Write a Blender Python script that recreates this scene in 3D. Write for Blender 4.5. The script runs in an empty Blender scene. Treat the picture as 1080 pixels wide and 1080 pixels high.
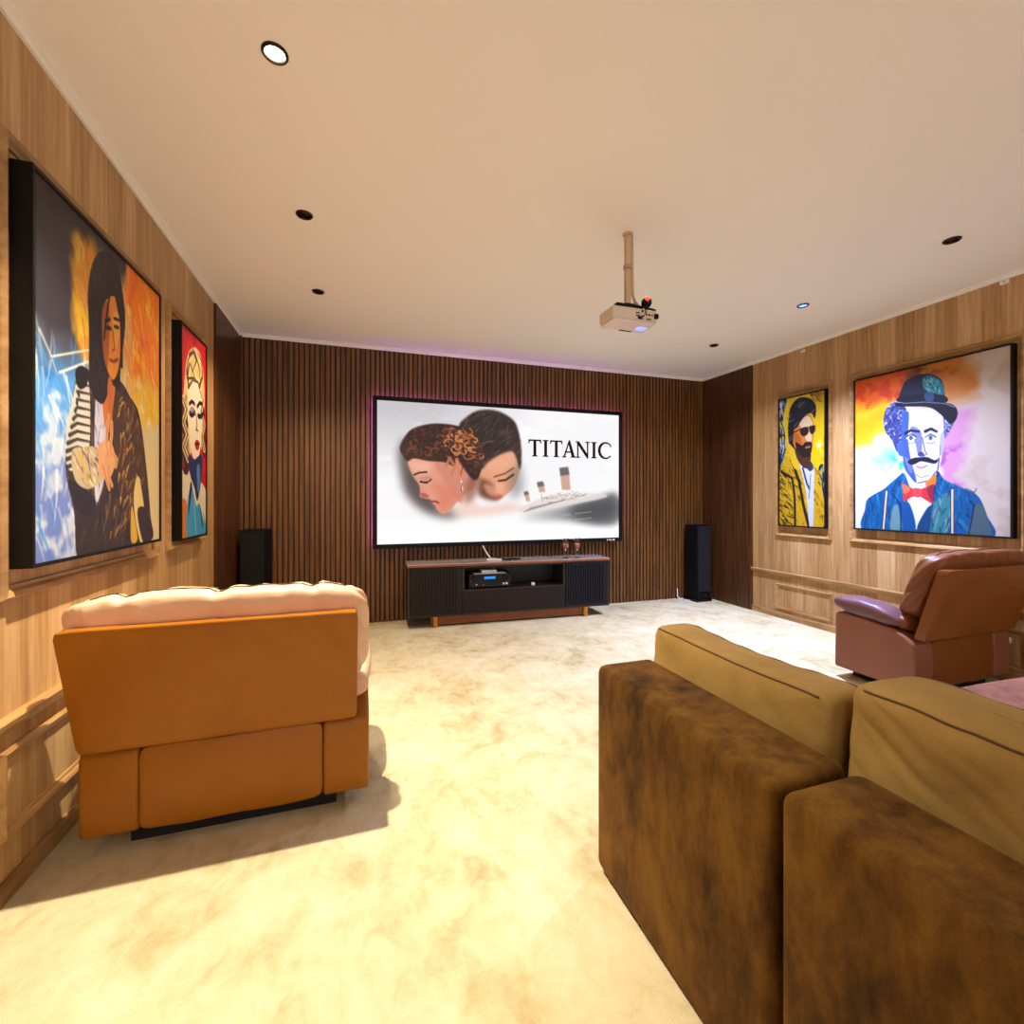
import bpy, bmesh, math, random
import numpy as np
from mathutils import Vector, Matrix, noise as mnoise

random.seed(4)
C = bpy.context.scene.collection
PI = math.pi

# ------------------------------------------------------------------ place
XL, XR, YB, YF, H = -1.012, 4.095, 4.742, -2.4, 2.70
PANEL_Y = 3.98
CAM_H = 1.2139

# ------------------------------------------------------------------ materials
def srgb(r, g, b):
    def f(c):
        c /= 255.0
        return c / 12.92 if c <= 0.04045 else ((c + 0.055) / 1.055) ** 2.4
    return (f(r), f(g), f(b), 1.0)

def base_mat(name, col=(.5, .5, .5, 1), rough=.5, metal=0.0, spec=.5):
    m = bpy.data.materials.new(name); m.use_nodes = True
    b = m.node_tree.nodes['Principled BSDF']
    b.inputs['Base Color'].default_value = col
    b.inputs['Roughness'].default_value = rough
    b.inputs['Metallic'].default_value = metal
    b.inputs['Specular IOR Level'].default_value = spec
    return m

def N(m, t, **kw):
    n = m.node_tree.nodes.new(t)
    for k, v in kw.items():
        setattr(n, k, v)
    return n

def L(m, a, b):
    m.node_tree.links.new(a, b)

def bsdf(m):
    return m.node_tree.nodes['Principled BSDF']

def coords(m, scale=(1, 1, 1), loc=(0, 0, 0)):
    tc = N(m, 'ShaderNodeTexCoord'); mp = N(m, 'ShaderNodeMapping')
    mp.inputs['Scale'].default_value = scale; mp.inputs['Location'].default_value = loc
    L(m, tc.outputs['Object'], mp.inputs['Vector'])
    return mp.outputs['Vector']

def noise_tex(m, vec, scale, detail=4, rough=.55, dist=0.0):
    n = N(m, 'ShaderNodeTexNoise')
    n.inputs['Scale'].default_value = scale; n.inputs['Detail'].default_value = detail
    n.inputs['Roughness'].default_value = rough; n.inputs['Distortion'].default_value = dist
    L(m, vec, n.inputs['Vector'])
    return n.outputs['Fac']

def ramp(m, fac, stops):
    r = N(m, 'ShaderNodeValToRGB')
    e = r.color_ramp.elements
    while len(e) < len(stops):
        e.new(.5)
    for i, (p, c) in enumerate(stops):
        e[i].position = p; e[i].color = c
    L(m, fac, r.inputs['Fac'])
    return r.outputs['Color']

def mix(m, fac, a, b, mode='MIX'):
    x = N(m, 'ShaderNodeMix', data_type='RGBA', blend_type=mode)
    if isinstance(fac, (int, float)): x.inputs[0].default_value = fac
    else: L(m, fac, x.inputs[0])
    for i, v in ((6, a), (7, b)):
        if isinstance(v, tuple): x.inputs[i].default_value = v
        else: L(m, v, x.inputs[i])
    return x.outputs[2]

def bump(m, h, strength=.3, dist=.01):
    b = N(m, 'ShaderNodeBump')
    b.inputs['Strength'].default_value = strength; b.inputs['Distance'].default_value = dist
    L(m, h, b.inputs['Height']); L(m, b.outputs['Normal'], bsdf(m).inputs['Normal'])

def plank_wood(name, dark, mid, light, axis=1, width=.135, rough=.42):
    """boards standing upright; the board index runs along one axis"""
    m = base_mat(name, rough=rough)
    tc = N(m, 'ShaderNodeTexCoord')
    sp = N(m, 'ShaderNodeSeparateXYZ'); L(m, tc.outputs['Object'], sp.inputs[0])
    dv = N(m, 'ShaderNodeMath', operation='DIVIDE'); L(m, sp.outputs[axis], dv.inputs[0]); dv.inputs[1].default_value = width
    fl = N(m, 'ShaderNodeMath', operation='FLOOR'); L(m, dv.outputs[0], fl.inputs[0])
    wn = N(m, 'ShaderNodeTexWhiteNoise', noise_dimensions='1D'); L(m, fl.outputs[0], wn.inputs['W'])
    grain = noise_tex(m, coords(m, (18, 18, .8)), 3.2, 6, .6, .6)
    broad = noise_tex(m, coords(m, (7, 7, .35)), 2.0, 3, .5, .4)
    a = N(m, 'ShaderNodeMath', operation='MULTIPLY_ADD'); L(m, wn.outputs['Value'], a.inputs[0]); a.inputs[1].default_value = .34
    L(m, grain, a.inputs[2])
    a2 = N(m, 'ShaderNodeMath', operation='MULTIPLY_ADD'); L(m, broad, a2.inputs[0]); a2.inputs[1].default_value = .5
    L(m, a.outputs[0], a2.inputs[2])
    a3 = N(m, 'ShaderNodeMath', operation='MULTIPLY'); L(m, a2.outputs[0], a3.inputs[0]); a3.inputs[1].default_value = .58
    col = ramp(m, a3.outputs[0], [(.28, dark), (.52, mid), (.74, light)])
    L(m, col, bsdf(m).inputs['Base Color'])
    bump(m, grain, .05, .003)
    return m

def two_tone(name, a, b, scale, rough, stretch=(1, 1, 1), lo=.35, hi=.65, bumps=None, spec=.4, dist=.3):
    m = base_mat(name, rough=rough, spec=spec)
    f = noise_tex(m, coords(m, stretch), scale, 6, .62, dist)
    L(m, ramp(m, f, [(lo, a), (hi, b)]), bsdf(m).inputs['Base Color'])
    if bumps:
        fine = noise_tex(m, coords(m), bumps[0], 3)
        bump(m, fine, bumps[1], bumps[2])
    return m

M = {}
M['oak'] = plank_wood('oak boards', srgb(128, 90, 46), srgb(174, 132, 82), srgb(206, 168, 120))
M['oak_trim'] = two_tone('oak moulding', srgb(140, 100, 54), srgb(182, 140, 88), 3, .35, (6, 1.2, 6))
M['walnut'] = two_tone('walnut slats', srgb(80, 48, 18), srgb(126, 82, 38), 3.0, .45, (14, 14, .6))
M['walnut_back'] = base_mat('slat groove', srgb(46, 27, 14), .7)
M['walnut_panel'] = two_tone('walnut panel', srgb(54, 30, 14), srgb(92, 56, 27), 3.0, .33, (14, 14, .6))
M['white'] = base_mat('white paint', srgb(238, 232, 222), .7)
M['ceiling'] = base_mat('ceiling paint', srgb(246, 240, 232), .85)
M['black'] = base_mat('black satin', srgb(8, 7, 8), .55, 0, .2)
M['black_frame'] = base_mat('black lacquer frame', srgb(9, 7, 6), .5, 0, .25)
M['black_gloss'] = base_mat('black gloss', srgb(7, 7, 9), .2, 0, .3)
M['speaker_black'] = base_mat('speaker black', srgb(6, 6, 8), .65, 0, .2)
M['chrome'] = base_mat('chrome', srgb(200, 200, 200), .2, 1)
M['gold'] = base_mat('brushed gold', srgb(205, 148, 70), .3, 1)
M['beige_paint'] = base_mat('beige metal', srgb(198, 170, 130), .45)
M['projector'] = base_mat('off white plastic', srgb(212, 196, 178), .4)
M['projector_under'] = base_mat('pale plastic base', srgb(226, 206, 204), .4)
M['white_plastic'] = base_mat('white plastic', srgb(230, 228, 224), .35)

def leather(name, a, b, coat=.0):
    m = two_tone(name, a, b, 3.5, .40, (1, 1, 1), .3, .7, (140, .10, .003), .3)
    bsdf(m).inputs['Coat Weight'].default_value = coat
    return m
M['tan_leather'] = leather('tan leather', srgb(140, 80, 4), srgb(151, 90, 7))
M['tan_cushion_lit'] = leather('tan leather cushion lit', srgb(208, 164, 134), srgb(222, 182, 152))  # brightness of the lit cushion put into a paler copy of the leather
M['brown_leather'] = leather('brown leather', srgb(116, 60, 14), srgb(128, 70, 20))
M['brown_side_cool_lit'] = leather('brown leather cool lit', srgb(130, 78, 58), srgb(142, 88, 67))  # cool light on the chair's side put into the brown
M['seam'] = base_mat('dark stitching', srgb(60, 36, 22), .8)
M['dark_under'] = base_mat('dark base cloth', srgb(20, 15, 12), .9)

def suede(name, dark, mid, light):
    m = base_mat(name, rough=.9, spec=.15)
    v = coords(m, (1.6, 1.6, .8))
    f1 = noise_tex(m, v, 3.0, 7, .66, .4)
    f2 = noise_tex(m, coords(m, (1.2, 1.2, .5)), 15, 5, .65, .2)
    a = N(m, 'ShaderNodeMath', operation='MULTIPLY_ADD'); L(m, f2, a.inputs[0]); a.inputs[1].default_value = .65; L(m, f1, a.inputs[2])
    a2 = N(m, 'ShaderNodeMath', operation='MULTIPLY'); L(m, a.outputs[0], a2.inputs[0]); a2.inputs[1].default_value = .606
    col = ramp(m, a2.outputs[0], [(.39, dark), (.48, mid), (.62, light)])
    fine = noise_tex(m, coords(m), 260, 2, .7)
    col2 = mix(m, .35, col, ramp(m, fine, [(.3, (.35, .35, .35, 1)), (.7, (1, 1, 1, 1))]), 'MULTIPLY')
    L(m, col2, bsdf(m).inputs['Base Color'])
    bsdf(m).inputs['Sheen Weight'].default_value = .25
    bsdf(m).inputs['Sheen Roughness'].default_value = .4
    bsdf(m).inputs['Sheen Tint'].default_value = srgb(200, 140, 80)
    bump(m, fine, .25, .004)
    return m
M['suede'] = suede('brown suede', srgb(40, 25, 6), srgb(80, 51, 12), srgb(112, 77, 23))
M['suede_pink_lit'] = suede('brown suede pink lit', srgb(132, 86, 72), srgb(154, 103, 87), srgb(172, 120, 102))  # same suede, with pinkish light on the seat painted into its tones
M['olive_tan'] = two_tone('olive tan cotton', srgb(140, 110, 56), srgb(166, 134, 76), 4, .8, (1, 1, 1), .3, .7, (180, .25, .004), .2)
M['olive_seam'] = base_mat('olive piping', srgb(92, 66, 34), .8)

def carpet():
    m = base_mat('cream carpet', rough=.95, spec=.1)
    v = coords(m, (1, 1, 1))
    f1 = noise_tex(m, v, 2.6, 6, .62, .5)
    f2 = noise_tex(m, coords(m, (1.4, 1, 1)), 9.0, 5, .65, .8)
    a = N(m, 'ShaderNodeMath', operation='MULTIPLY_ADD'); L(m, f2, a.inputs[0]); a.inputs[1].default_value = .6; L(m, f1, a.inputs[2])
    a2 = N(m, 'ShaderNodeMath', operation='MULTIPLY'); L(m, a.outputs[0], a2.inputs[0]); a2.inputs[1].default_value = .625
    col = ramp(m, a2.outputs[0], [(.36, srgb(188, 168, 122)), (.48, srgb(216, 200, 158)), (.62, srgb(230, 217, 184))])
    fine = noise_tex(m, coords(m), 330, 2, .8)
    col2 = mix(m, .4, col, ramp(m, fine, [(.3, (.5, .5, .5, 1)), (.65, (1, 1, 1, 1))]), 'MULTIPLY')
    L(m, col2, bsdf(m).inputs['Base Color'])
    h = mix(m, .5, fine, f2)
    bump(m, h, .5, .012)
    return m
M['carpet'] = carpet()

def emit(name, col, strength):
    m = base_mat(name, (0, 0, 0, 1), .5)
    bsdf(m).inputs['Emission Color'].default_value = col
    bsdf(m).inputs['Emission Strength'].default_value = strength
    return m
M['lens_white'] = emit('lit warm lens', srgb(255, 246, 230), 6)
M['lens_blue'] = emit('lit cool lens', srgb(90, 130, 255), 2.2)
M['lens_off'] = base_mat('dark reflector', srgb(40, 30, 22), .15, .8)
M['ir_red'] = emit('red indicator', srgb(255, 40, 20), 4)
M['vfd'] = emit('blue display', srgb(10, 110, 190), 1.0)
M['led'] = emit('violet light strip', srgb(150, 90, 225), 26)
M['proj_lens'] = emit('projector light', srgb(250, 252, 255), 3)
M['proj_window'] = emit('blue status light', srgb(150, 170, 255), .7)

def vcol_mat(name, emission=0.0, rough=.5):
    m = base_mat(name, rough=rough, spec=.25)
    a = N(m, 'ShaderNodeVertexColor'); a.layer_name = 'paint'
    if emission > 0:
        bsdf(m).inputs['Base Color'].default_value = (.02, .02, .02, 1)
        L(m, a.outputs['Color'], bsdf(m).inputs['Emission Color'])
        bsdf(m).inputs['Emission Strength'].default_value = emission
    else:
        L(m, a.outputs['Color'], bsdf(m).inputs['Base Color'])
    return m
M['canvas'] = vcol_mat('painted canvas', 0, .5)
M['screen'] = vcol_mat('lit screen picture', .86, .8)

def glass(name, col, rough=0.0):
    m = base_mat(name, col, rough)
    bsdf(m).inputs['Transmission Weight'].default_value = 1
    bsdf(m).inputs['IOR'].default_value = 1.45
    return m
M['glass'] = glass('clear glass', (1, 1, 1, 1))
M['wine'] = base_mat('red orange wine', srgb(225, 70, 25), .1)

# ------------------------------------------------------------------ mesh helpers
def obj(name, bm, mat, parent=None, smooth=False, angle=None, bevel=0.0, seg=2):
    me = bpy.data.meshes.new(name); bm.normal_update(); bm.to_mesh(me); bm.free()
    o = bpy.data.objects.new(name, me); C.objects.link(o)
    me.materials.append(mat if not isinstance(mat, str) else M[mat])
    if smooth:
        for p in me.polygons: p.use_smooth = True
        if angle is not None: me.set_sharp_from_angle(angle=math.radians(angle))
    if parent is not None: o.parent = parent
    if bevel > 0:
        b = o.modifiers.new('bevel', 'BEVEL'); b.width = bevel; b.segments = seg; b.limit_method = 'ANGLE'
        b.angle_limit = math.radians(35)
        for p in me.polygons: p.use_smooth = True
        w = o.modifiers.new('wn', 'WEIGHTED_NORMAL'); w.keep_sharp = True
    return o

def box(bm, x0, x1, y0, y1, z0, z1):
    vs = [bm.verts.new(p) for p in ((x0, y0, z0), (x1, y0, z0), (x1, y1, z0), (x0, y1, z0), (x0, y0, z1), (x1, y0, z1), (x1, y1, z1), (x0, y1, z1))]
    for f in ((3, 2, 1, 0), (4, 5, 6, 7), (0, 1, 5, 4), (1, 2, 6, 5), (2, 3, 7, 6), (3, 0, 4, 7)):
        bm.faces.new([vs[i] for i in f])
    return bm

def B(*a):
    return box(bmesh.new(), *a)

def prism(bm, prof, axis, a0, a1):
    """closed profile of 2D points extruded along an axis; prof (p,q) are the other two axes in order"""
    def P(p, q, t):
        return {0: (t, p, q), 1: (p, t, q), 2: (p, q, t)}[axis]
    v0 = [bm.verts.new(P(p, q, a0)) for p, q in prof]; v1 = [bm.verts.new(P(p, q, a1)) for p, q in prof]
    n = len(prof)
    bm.faces.new(v0); bm.faces.new(v1[::-1])
    for i in range(n):
        bm.faces.new((v0[i], v1[i], v1[(i + 1) % n], v0[(i + 1) % n]))
    bmesh.ops.recalc_face_normals(bm, faces=bm.faces)
    return bm

def lathe(bm, prof, seg=24, at=(0, 0, 0)):
    rings = []
    for r, z in prof:
        if r < 1e-6: rings.append([bm.verts.new((at[0], at[1], at[2] + z))])
        else: rings.append([bm.verts.new((at[0] + r * math.cos(2 * PI * i / seg), at[1] + r * math.sin(2 * PI * i / seg), at[2] + z)) for i in range(seg)])
    for a, b in zip(rings, rings[1:]):
        for i in range(seg):
            j = (i + 1) % seg
            if len(a) == 1 and len(b) == 1: continue
            if len(a) == 1: bm.faces.new((a[0], b[j], b[i]))
            elif len(b) == 1: bm.faces.new((a[i], a[j], b[0]))
            else: bm.faces.new((a[i], a[j], b[j], b[i]))
    bmesh.ops.recalc_face_normals(bm, faces=bm.faces)
    return bm

def tube(bm, pts, r, seg=8):
    pts = [Vector(p) for p in pts]; rings = []
    for i, p in enumerate(pts):
        d = (pts[min(i + 1, len(pts) - 1)] - pts[max(i - 1, 0)]).normalized()
        up = Vector((0, 0, 1)) if abs(d.z) < .9 else Vector((1, 0, 0))
        u = d.cross(up).normalized(); v = d.cross(u)
        rings.append([bm.verts.new(p + r * (u * math.cos(2 * PI * k / seg) + v * math.sin(2 * PI * k / seg))) for k in range(seg)])
    for a, b in zip(rings, rings[1:]):
        for i in range(seg):
            j = (i + 1) % seg
            bm.faces.new((a[i], a[j], b[j], b[i]))
    bm.faces.new(rings[0]); bm.faces.new(rings[-1][::-1])
    bmesh.ops.recalc_face_normals(bm, faces=bm.faces)
    return bm

def soft_box(w, d, h, n=5.0, cuts=20, fn=None, n2=None):
    """rounded upholstered block: a cube rounded to a superellipsoid, then shaped by fn(normalised, point)"""
    bm = bmesh.new(); bmesh.ops.create_cube(bm, size=2)
    bmesh.ops.subdivide_edges(bm, edges=bm.edges[:], cuts=cuts, use_grid_fill=True)
    for v in bm.verts:
        p = v.co.copy()
        # even out spacing towards edges
        k = sum(abs(c) ** n for c in p) ** (1 / n)
        q = p / k
        w_ = Vector((q.x * w / 2, q.y * d / 2, q.z * h / 2))
        v.co = fn(q, w_) if fn else w_
    bmesh.ops.recalc_face_normals(bm, faces=bm.faces)
    return bm

def wr(p, s=6.0, seed=0.0):
    return mnoise.noise(Vector((p[0] * s + seed, p[1] * s + seed * 1.7, p[2] * s - seed)))

def thing(name, label, cat, loc=(0, 0, 0), rz=0, group=None):
    o = bpy.data.objects.new(name, None); C.objects.link(o); o.location = loc; o.rotation_euler = (0, 0, rz)
    o.empty_display_size = .1
    return tag(o, label, cat, group)

def tag(o, label, cat, group=None):
    o['label'] = label; o['category'] = cat
    if group: o['group'] = group
    return o

def struct(name, bm, mat, **kw):
    o = obj(name, bm, mat, **kw); o['kind'] = 'structure'
    return o

# ------------------------------------------------------------------ room shell
struct('floor', B(XL - .1, XR + .1, YF, YB + .1, -.08, 0), 'carpet')
struct('ceiling', B(XL - .1, XR + .1, YF, YB + .1, H, H + .08), 'ceiling')
struct('wall_left', B(XL - .1, XL, YF, YB + .1, 0, H), 'oak')
struct('wall_right', B(XR, XR + .1, YF, YB + .1, 0, H), 'oak')

# slatted feature wall
bm = B(XL, XR, YB + .02, YB + .1, 0, H)
wb = struct('wall_back', bm, 'walnut_back')
bm = bmesh.new(); x = XL + .004; pitch = (XR - XL - .006) / 112
for i in range(112):
    box(bm, x, x + pitch * .66, YB, YB + .021, 0, H - .03); x += pitch
slats = obj('slats', bm, 'walnut', wb)

def side_panel(name, xa, xb, face):
    bm = B(min(xa, xb), max(xa, xb), PANEL_Y, YB, 0, H - .03)
    o = struct(name, bm, 'walnut_panel')
    bm = bmesh.new(); n = 17; p = (YB - PANEL_Y - .01) / n
    for i in range(n):
        y = PANEL_Y + .002 + i * p
        box(bm, min(xb, xb + face * .006), max(xb, xb + face * .006), y, y + p * .8, 0.001, H - .031)
    obj('slats', bm, 'walnut_panel', o)
side_panel('trim_1', XL, XL + .012, 1)
side_panel('trim_2', XR, XR - .012, -1)

# cornice along the ceiling
def cornice(name, prof, axis, a0, a1):
    struct(name, prism(bmesh.new(), prof, axis, a0, a1), 'white')
cp = [(0, H), (0, H - .028), (.012, H - .028), (.018, H - .014), (.03, H - .008), (.03, H)]
cornice('trim_3', [(XL + a, b) for a, b in cp], 1, YF, YB)
cornice('trim_4', [(XR - a, b) for a, b in cp], 1, YF, YB)
cornice('trim_5', [(YB - a, b) for a, b in cp], 0, XL + .03, XR - .03)

# baseboards
bp = [(0, 0), (.014, 0), (.014, .05), (.008, .062), (0, .062)]
struct('baseboard_left', prism(bmesh.new(), [(XL + a, b) for a, b in bp], 1, YF, PANEL_Y), 'oak_trim')
struct('baseboard_right', prism(bmesh.new(), [(XR - a, b) for a, b in bp], 1, YF, PANEL_Y), 'oak_trim')

# chair rails
def rail(name, x, s, zt):
    pr = [(0, zt - .048), (.012, zt - .048), (.018, zt - .03), (.03, zt - .022), (.034, zt - .006), (.03, zt), (0, zt)]
    struct(name, prism(bmesh.new(), [(x + s * a, b) for a, b in pr], 1, YF, PANEL_Y), 'oak_trim')
rail('trim_6', XL, 1, .555)
rail('trim_7', XR, -1, .474)

# mitred picture mouldings on the side walls
def moulding(name, x, s, y0, y1, z0, z1, w=.045, t=.026):
    prof = [(0, 0), (.004, t * .55), (w * .25, t), (w * .55, t * .8), (w * .75, t * .45), (w, t * .35), (w, 0)]
    bm = bmesh.new(); loops = []
    for (cy, cz, sy, sz) in ((y0, z0, 1, 1), (y1, z0, -1, 1), (y1, z1, -1, -1), (y0, z1, 1, -1)):
        loops.append([bm.verts.new((x + s * b, cy + sy * a, cz + sz * a)) for a, b in prof])
    for i in range(4):
        A, Bq = loops[i], loops[(i + 1) % 4]
        for k in range(len(prof)):
            kk = (k + 1) % len(prof)
            bm.faces.new((A[k], A[kk], Bq[kk], Bq[k]))
    bmesh.ops.recalc_face_normals(bm, faces=bm.faces)
    struct(name, bm, 'oak_trim')
moulding('trim_8', XL, 1, 1.775, 2.925, .905, 2.325)
moulding('trim_9', XL, 1, 3.06, 3.68, .92, 2.325)
moulding('trim_10', XR, -1, 1.79, 2.925, .835, 2.295)
moulding('trim_11', XR, -1, 3.085, 3.68, .835, 2.295)
moulding('trim_12', XL, 1, 1.785, 2.925, .185, .455, .034, .02)
moulding('trim_13', XL, 1, 3.08, 3.70, .15, .44, .034, .02)
moulding('trim_14', XR, -1, 1.79, 2.925, .09, .355, .03, .018)
moulding('trim_15', XR, -1, 3.085, 3.69, .09, .35, .03, .018)
moulding('trim_16', XL, 1, -.1, 1.60, .905, 2.325)
moulding('trim_17', XL, 1, -.1, 1.60, .185, .455, .034, .02)

# ------------------------------------------------------------------ painter: pictures computed into vertex colours
class Art:
    def __init__(s, w, h, quad=None, ss=2, bg=(255, 255, 255)):
        s.w, s.h = w * ss, h * ss; s.ow, s.oh, s.ss = w, h, ss
        s.a = np.ones((s.h, s.w, 3)) * np.array(bg, float) / 255
        s.U, s.V = np.meshgrid((np.arange(s.w) + .5) / s.w, (np.arange(s.h) + .5) / s.h)
        s.Hm = None
        if quad:   # homography from sketch coordinates to the unit square
            A = []; b = []
            for (x, y), (u, v) in zip(quad, ((0, 0), (1, 0), (1, 1), (0, 1))):
                A.append([x, y, 1, 0, 0, 0, -u * x, -u * y]); b.append(u)
                A.append([0, 0, 0, x, y, 1, -v * x, -v * y]); b.append(v)
            hh = np.linalg.solve(np.array(A, float), np.array(b, float)); s.Hm = np.append(hh, 1).reshape(3, 3)
        s.rng = np.random.RandomState(7)
    def q(s, pts):
        if s.Hm is None: return np.array(pts, float)
        P = np.c_[np.array(pts, float), np.ones(len(pts))] @ s.Hm.T
        return P[:, :2] / P[:, 2:]
    def noise(s, nx, ny, seed, octv=4):
        r = np.random.RandomState(seed); out = 0; amp = 1; tot = 0
        for o in range(octv):
            gx, gy = int(nx * 2 ** o) + 2, int(ny * 2 ** o) + 2
            g = r.rand(gy, gx); x = s.U * nx * 2 ** o; y = s.V * ny * 2 ** o
            xi = np.minimum(x.astype(int), gx - 2); yi = np.minimum(y.astype(int), gy - 2); fx = x - xi; fy = y - yi
            fx = fx * fx * (3 - 2 * fx); fy = fy * fy * (3 - 2 * fy)
            v = (g[yi, xi] * (1 - fx) + g[yi, xi + 1] * fx) * (1 - fy) + (g[yi + 1, xi] * (1 - fx) + g[yi + 1, xi + 1] * fx) * fy
            out = out + amp * v; tot += amp; amp *= .55
        return out / tot
    def put(s, mask, col, a=1.0):
        m = (mask * a)[..., None]
        s.a = s.a * (1 - m) + np.array(col, float) / 255 * m
    def blur(s, m, r):
        r = max(1, int(r * s.w))
        for ax in (0, 1):
            for _ in range(2):
                p = np.pad(m, [(r + 1, r) if i == ax else (0, 0) for i in (0, 1)], mode='edge')
                c = np.cumsum(p, axis=ax); n = m.shape[ax]
                hi = np.take(c, np.arange(2 * r + 1, 2 * r + 1 + n), axis=ax); lo = np.take(c, np.arange(0, n), axis=ax)
                m = (hi - lo) / (2 * r + 1)
        return m
    def smooth(s, P, n=6):
        out = []; k = len(P)
        for i in range(k):
            p0, p1, p2, p3 = P[i - 1], P[i], P[(i + 1) % k], P[(i + 2) % k]
            for t in np.arange(n) / n:
                out.append(.5 * ((2 * p1) + (-p0 + p2) * t + (2 * p0 - 5 * p1 + 4 * p2 - p3) * t * t + (-p0 + 3 * p1 - 3 * p2 + p3) * t ** 3))
        return np.array(out)
    def mask(s, pts, smooth=True, soft=0):
        P = s.q(pts)
        if smooth: P = s.smooth(P)
        m = np.zeros((s.h, s.w), bool)
        x0, x1 = P[:, 0].min(), P[:, 0].max(); y0, y1 = P[:, 1].min(), P[:, 1].max()
        i0, i1 = max(0, int(y0 * s.h) - 1), min(s.h, int(y1 * s.h) + 2); j0, j1 = max(0, int(x0 * s.w) - 1), min(s.w, int(x1 * s.w) + 2)
        if i1 <= i0 or j1 <= j0: return m.astype(float)
        U, V = s.U[i0:i1, j0:j1], s.V[i0:i1, j0:j1]; ins = np.zeros(U.shape, bool)
        for a, b in zip(P, np.roll(P, -1, axis=0)):
            if a[1] == b[1]: continue
            ins ^= ((a[1] > V) != (b[1] > V)) & (U < (b[0] - a[0]) * (V - a[1]) / (b[1] - a[1]) + a[0])
        m[i0:i1, j0:j1] = ins
        m = m.astype(float)
        return s.blur(m, soft) if soft else m
    def poly(s, pts, col, a=1.0, smooth=True, soft=0):
        s.put(s.mask(pts, smooth, soft), col, a)
    def seg(s, pts, w0, w1=None):
        P = s.q(pts); w1 = w0 if w1 is None else w1
        m = np.zeros((s.h, s.w)); n = len(P) - 1; asp = s.h / s.w
        for i in range(n):
            a, b = P[i], P[i + 1]
            lo = np.minimum(a, b) - max(w0, w1) * 1.3; hi = np.maximum(a, b) + max(w0, w1) * 1.3
            i0, i1 = max(0, int(lo[1] * s.h)), min(s.h, int(hi[1] * s.h) + 1); j0, j1 = max(0, int(lo[0] * s.w)), min(s.w, int(hi[0] * s.w) + 1)
            if i1 <= i0 or j1 <= j0: continue
            U, V = s.U[i0:i1, j0:j1], s.V[i0:i1, j0:j1] * asp
            A = np.array([a[0], a[1] * asp]); Bv = np.array([b[0], b[1] * asp]); d = Bv - A
            t = np.clip(((U - A[0]) * d[0] + (V - A[1]) * d[1]) / (d @ d + 1e-12), 0, 1)
            dist = np.hypot(U - A[0] - t * d[0], V - A[1] - t * d[1])
            w = w0 + (w1 - w0) * (i + t) / n
            m[i0:i1, j0:j1] = np.maximum(m[i0:i1, j0:j1], np.clip((w / 2 - dist) * s.w + .5, 0, 1))
        return m
    def line(s, pts, w, col, a=1.0, w1=None):
        s.put(s.seg(pts, w, w1), col, a)
    def strokes(s, region, cols, n, length, w, ang, seed, a=.8, jit=.5, wob=.15):
        """short brush dabs scattered inside a region mask"""
        r = np.random.RandomState(seed); ys, xs = np.nonzero(region > .5)
        if len(ys) == 0: return
        hm = s.Hm; s.Hm = None
        for _ in range(n):
            k = r.randint(len(ys)); u, v = s.U[0, xs[k]], s.V[ys[k], 0]
            t = ang + (r.rand() - .5) * 2 * jit; l = length * (.4 + r.rand()); asp = s.w / s.h
            p = [(u + math.cos(t + wob * q) * l * q, v + math.sin(t + wob * q) * l * q * asp) for q in (-.5, 0, .5)]
            s.put(s.seg(p, w * (.5 + r.rand()), w * .2) * region, cols[r.randint(len(cols))], a * (.5 + .5 * r.rand()))
        s.Hm = hm
    def wash(s, nz, lo, hi, col, a=1.0, region=None):
        m = np.clip((nz - lo) / (hi - lo), 0, 1)
        if region is not None: m = m * region
        s.put(m, col, a)
    def result(s):
        return np.clip(s.a, 0, 1).reshape(s.oh, s.ss, s.ow, s.ss, 3).mean((1, 3))

def picture_mesh(img, origin, uvec, vvec, nrm, thick):
    """flat board: front face carries the picture as vertex colours, with sides and a back"""
    h, w, _ = img.shape
    o, u, v, n = map(np.array, (origin, uvec, vvec, nrm))
    jj, ii = np.meshgrid(np.linspace(0, 1, w), np.linspace(0, 1, h))
    co = o + jj[..., None] * u + ii[..., None] * v
    co = co.reshape(-1, 3)
    idx = np.arange(h * w).reshape(h, w)
    f = np.stack([idx[:-1, :-1], idx[1:, :-1], idx[1:, 1:], idx[:-1, 1:]], -1).reshape(-1, 4)
    nn = np.cross(v, u)
    if nn @ n < 0: f = f[:, ::-1]
    k = len(co); cor = [idx[0, 0], idx[0, -1], idx[-1, -1], idx[-1, 0]]
    back = co[cor] - n * thick
    co = np.r_[co, back]
    faces = f.tolist()
    ring = [idx[0, :].tolist(), idx[:, -1].tolist(), idx[-1, ::-1].tolist(), idx[::-1, 0].tolist()]
    for e in range(4):
        faces.append(ring[e] + [k + (e + 1) % 4, k + e])
    faces.append([k, k + 1, k + 2, k + 3])
    me = bpy.data.meshes.new('picture'); me.from_pydata(co.tolist(), [], faces); me.update()
    ca = me.color_attributes.new('paint', 'FLOAT_COLOR', 'POINT')
    c = img.reshape(-1, 3); lin = np.where(c <= .04045, c / 12.92, ((c + .055) / 1.055) ** 2.4)
    lin = lin * .60
    lin = np.r_[lin, np.tile([.02, .02, .02], (4, 1))]
    ca.data.foreach_set('color', np.c_[lin, np.ones(len(lin))].astype(np.float32).ravel())
    return me

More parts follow.
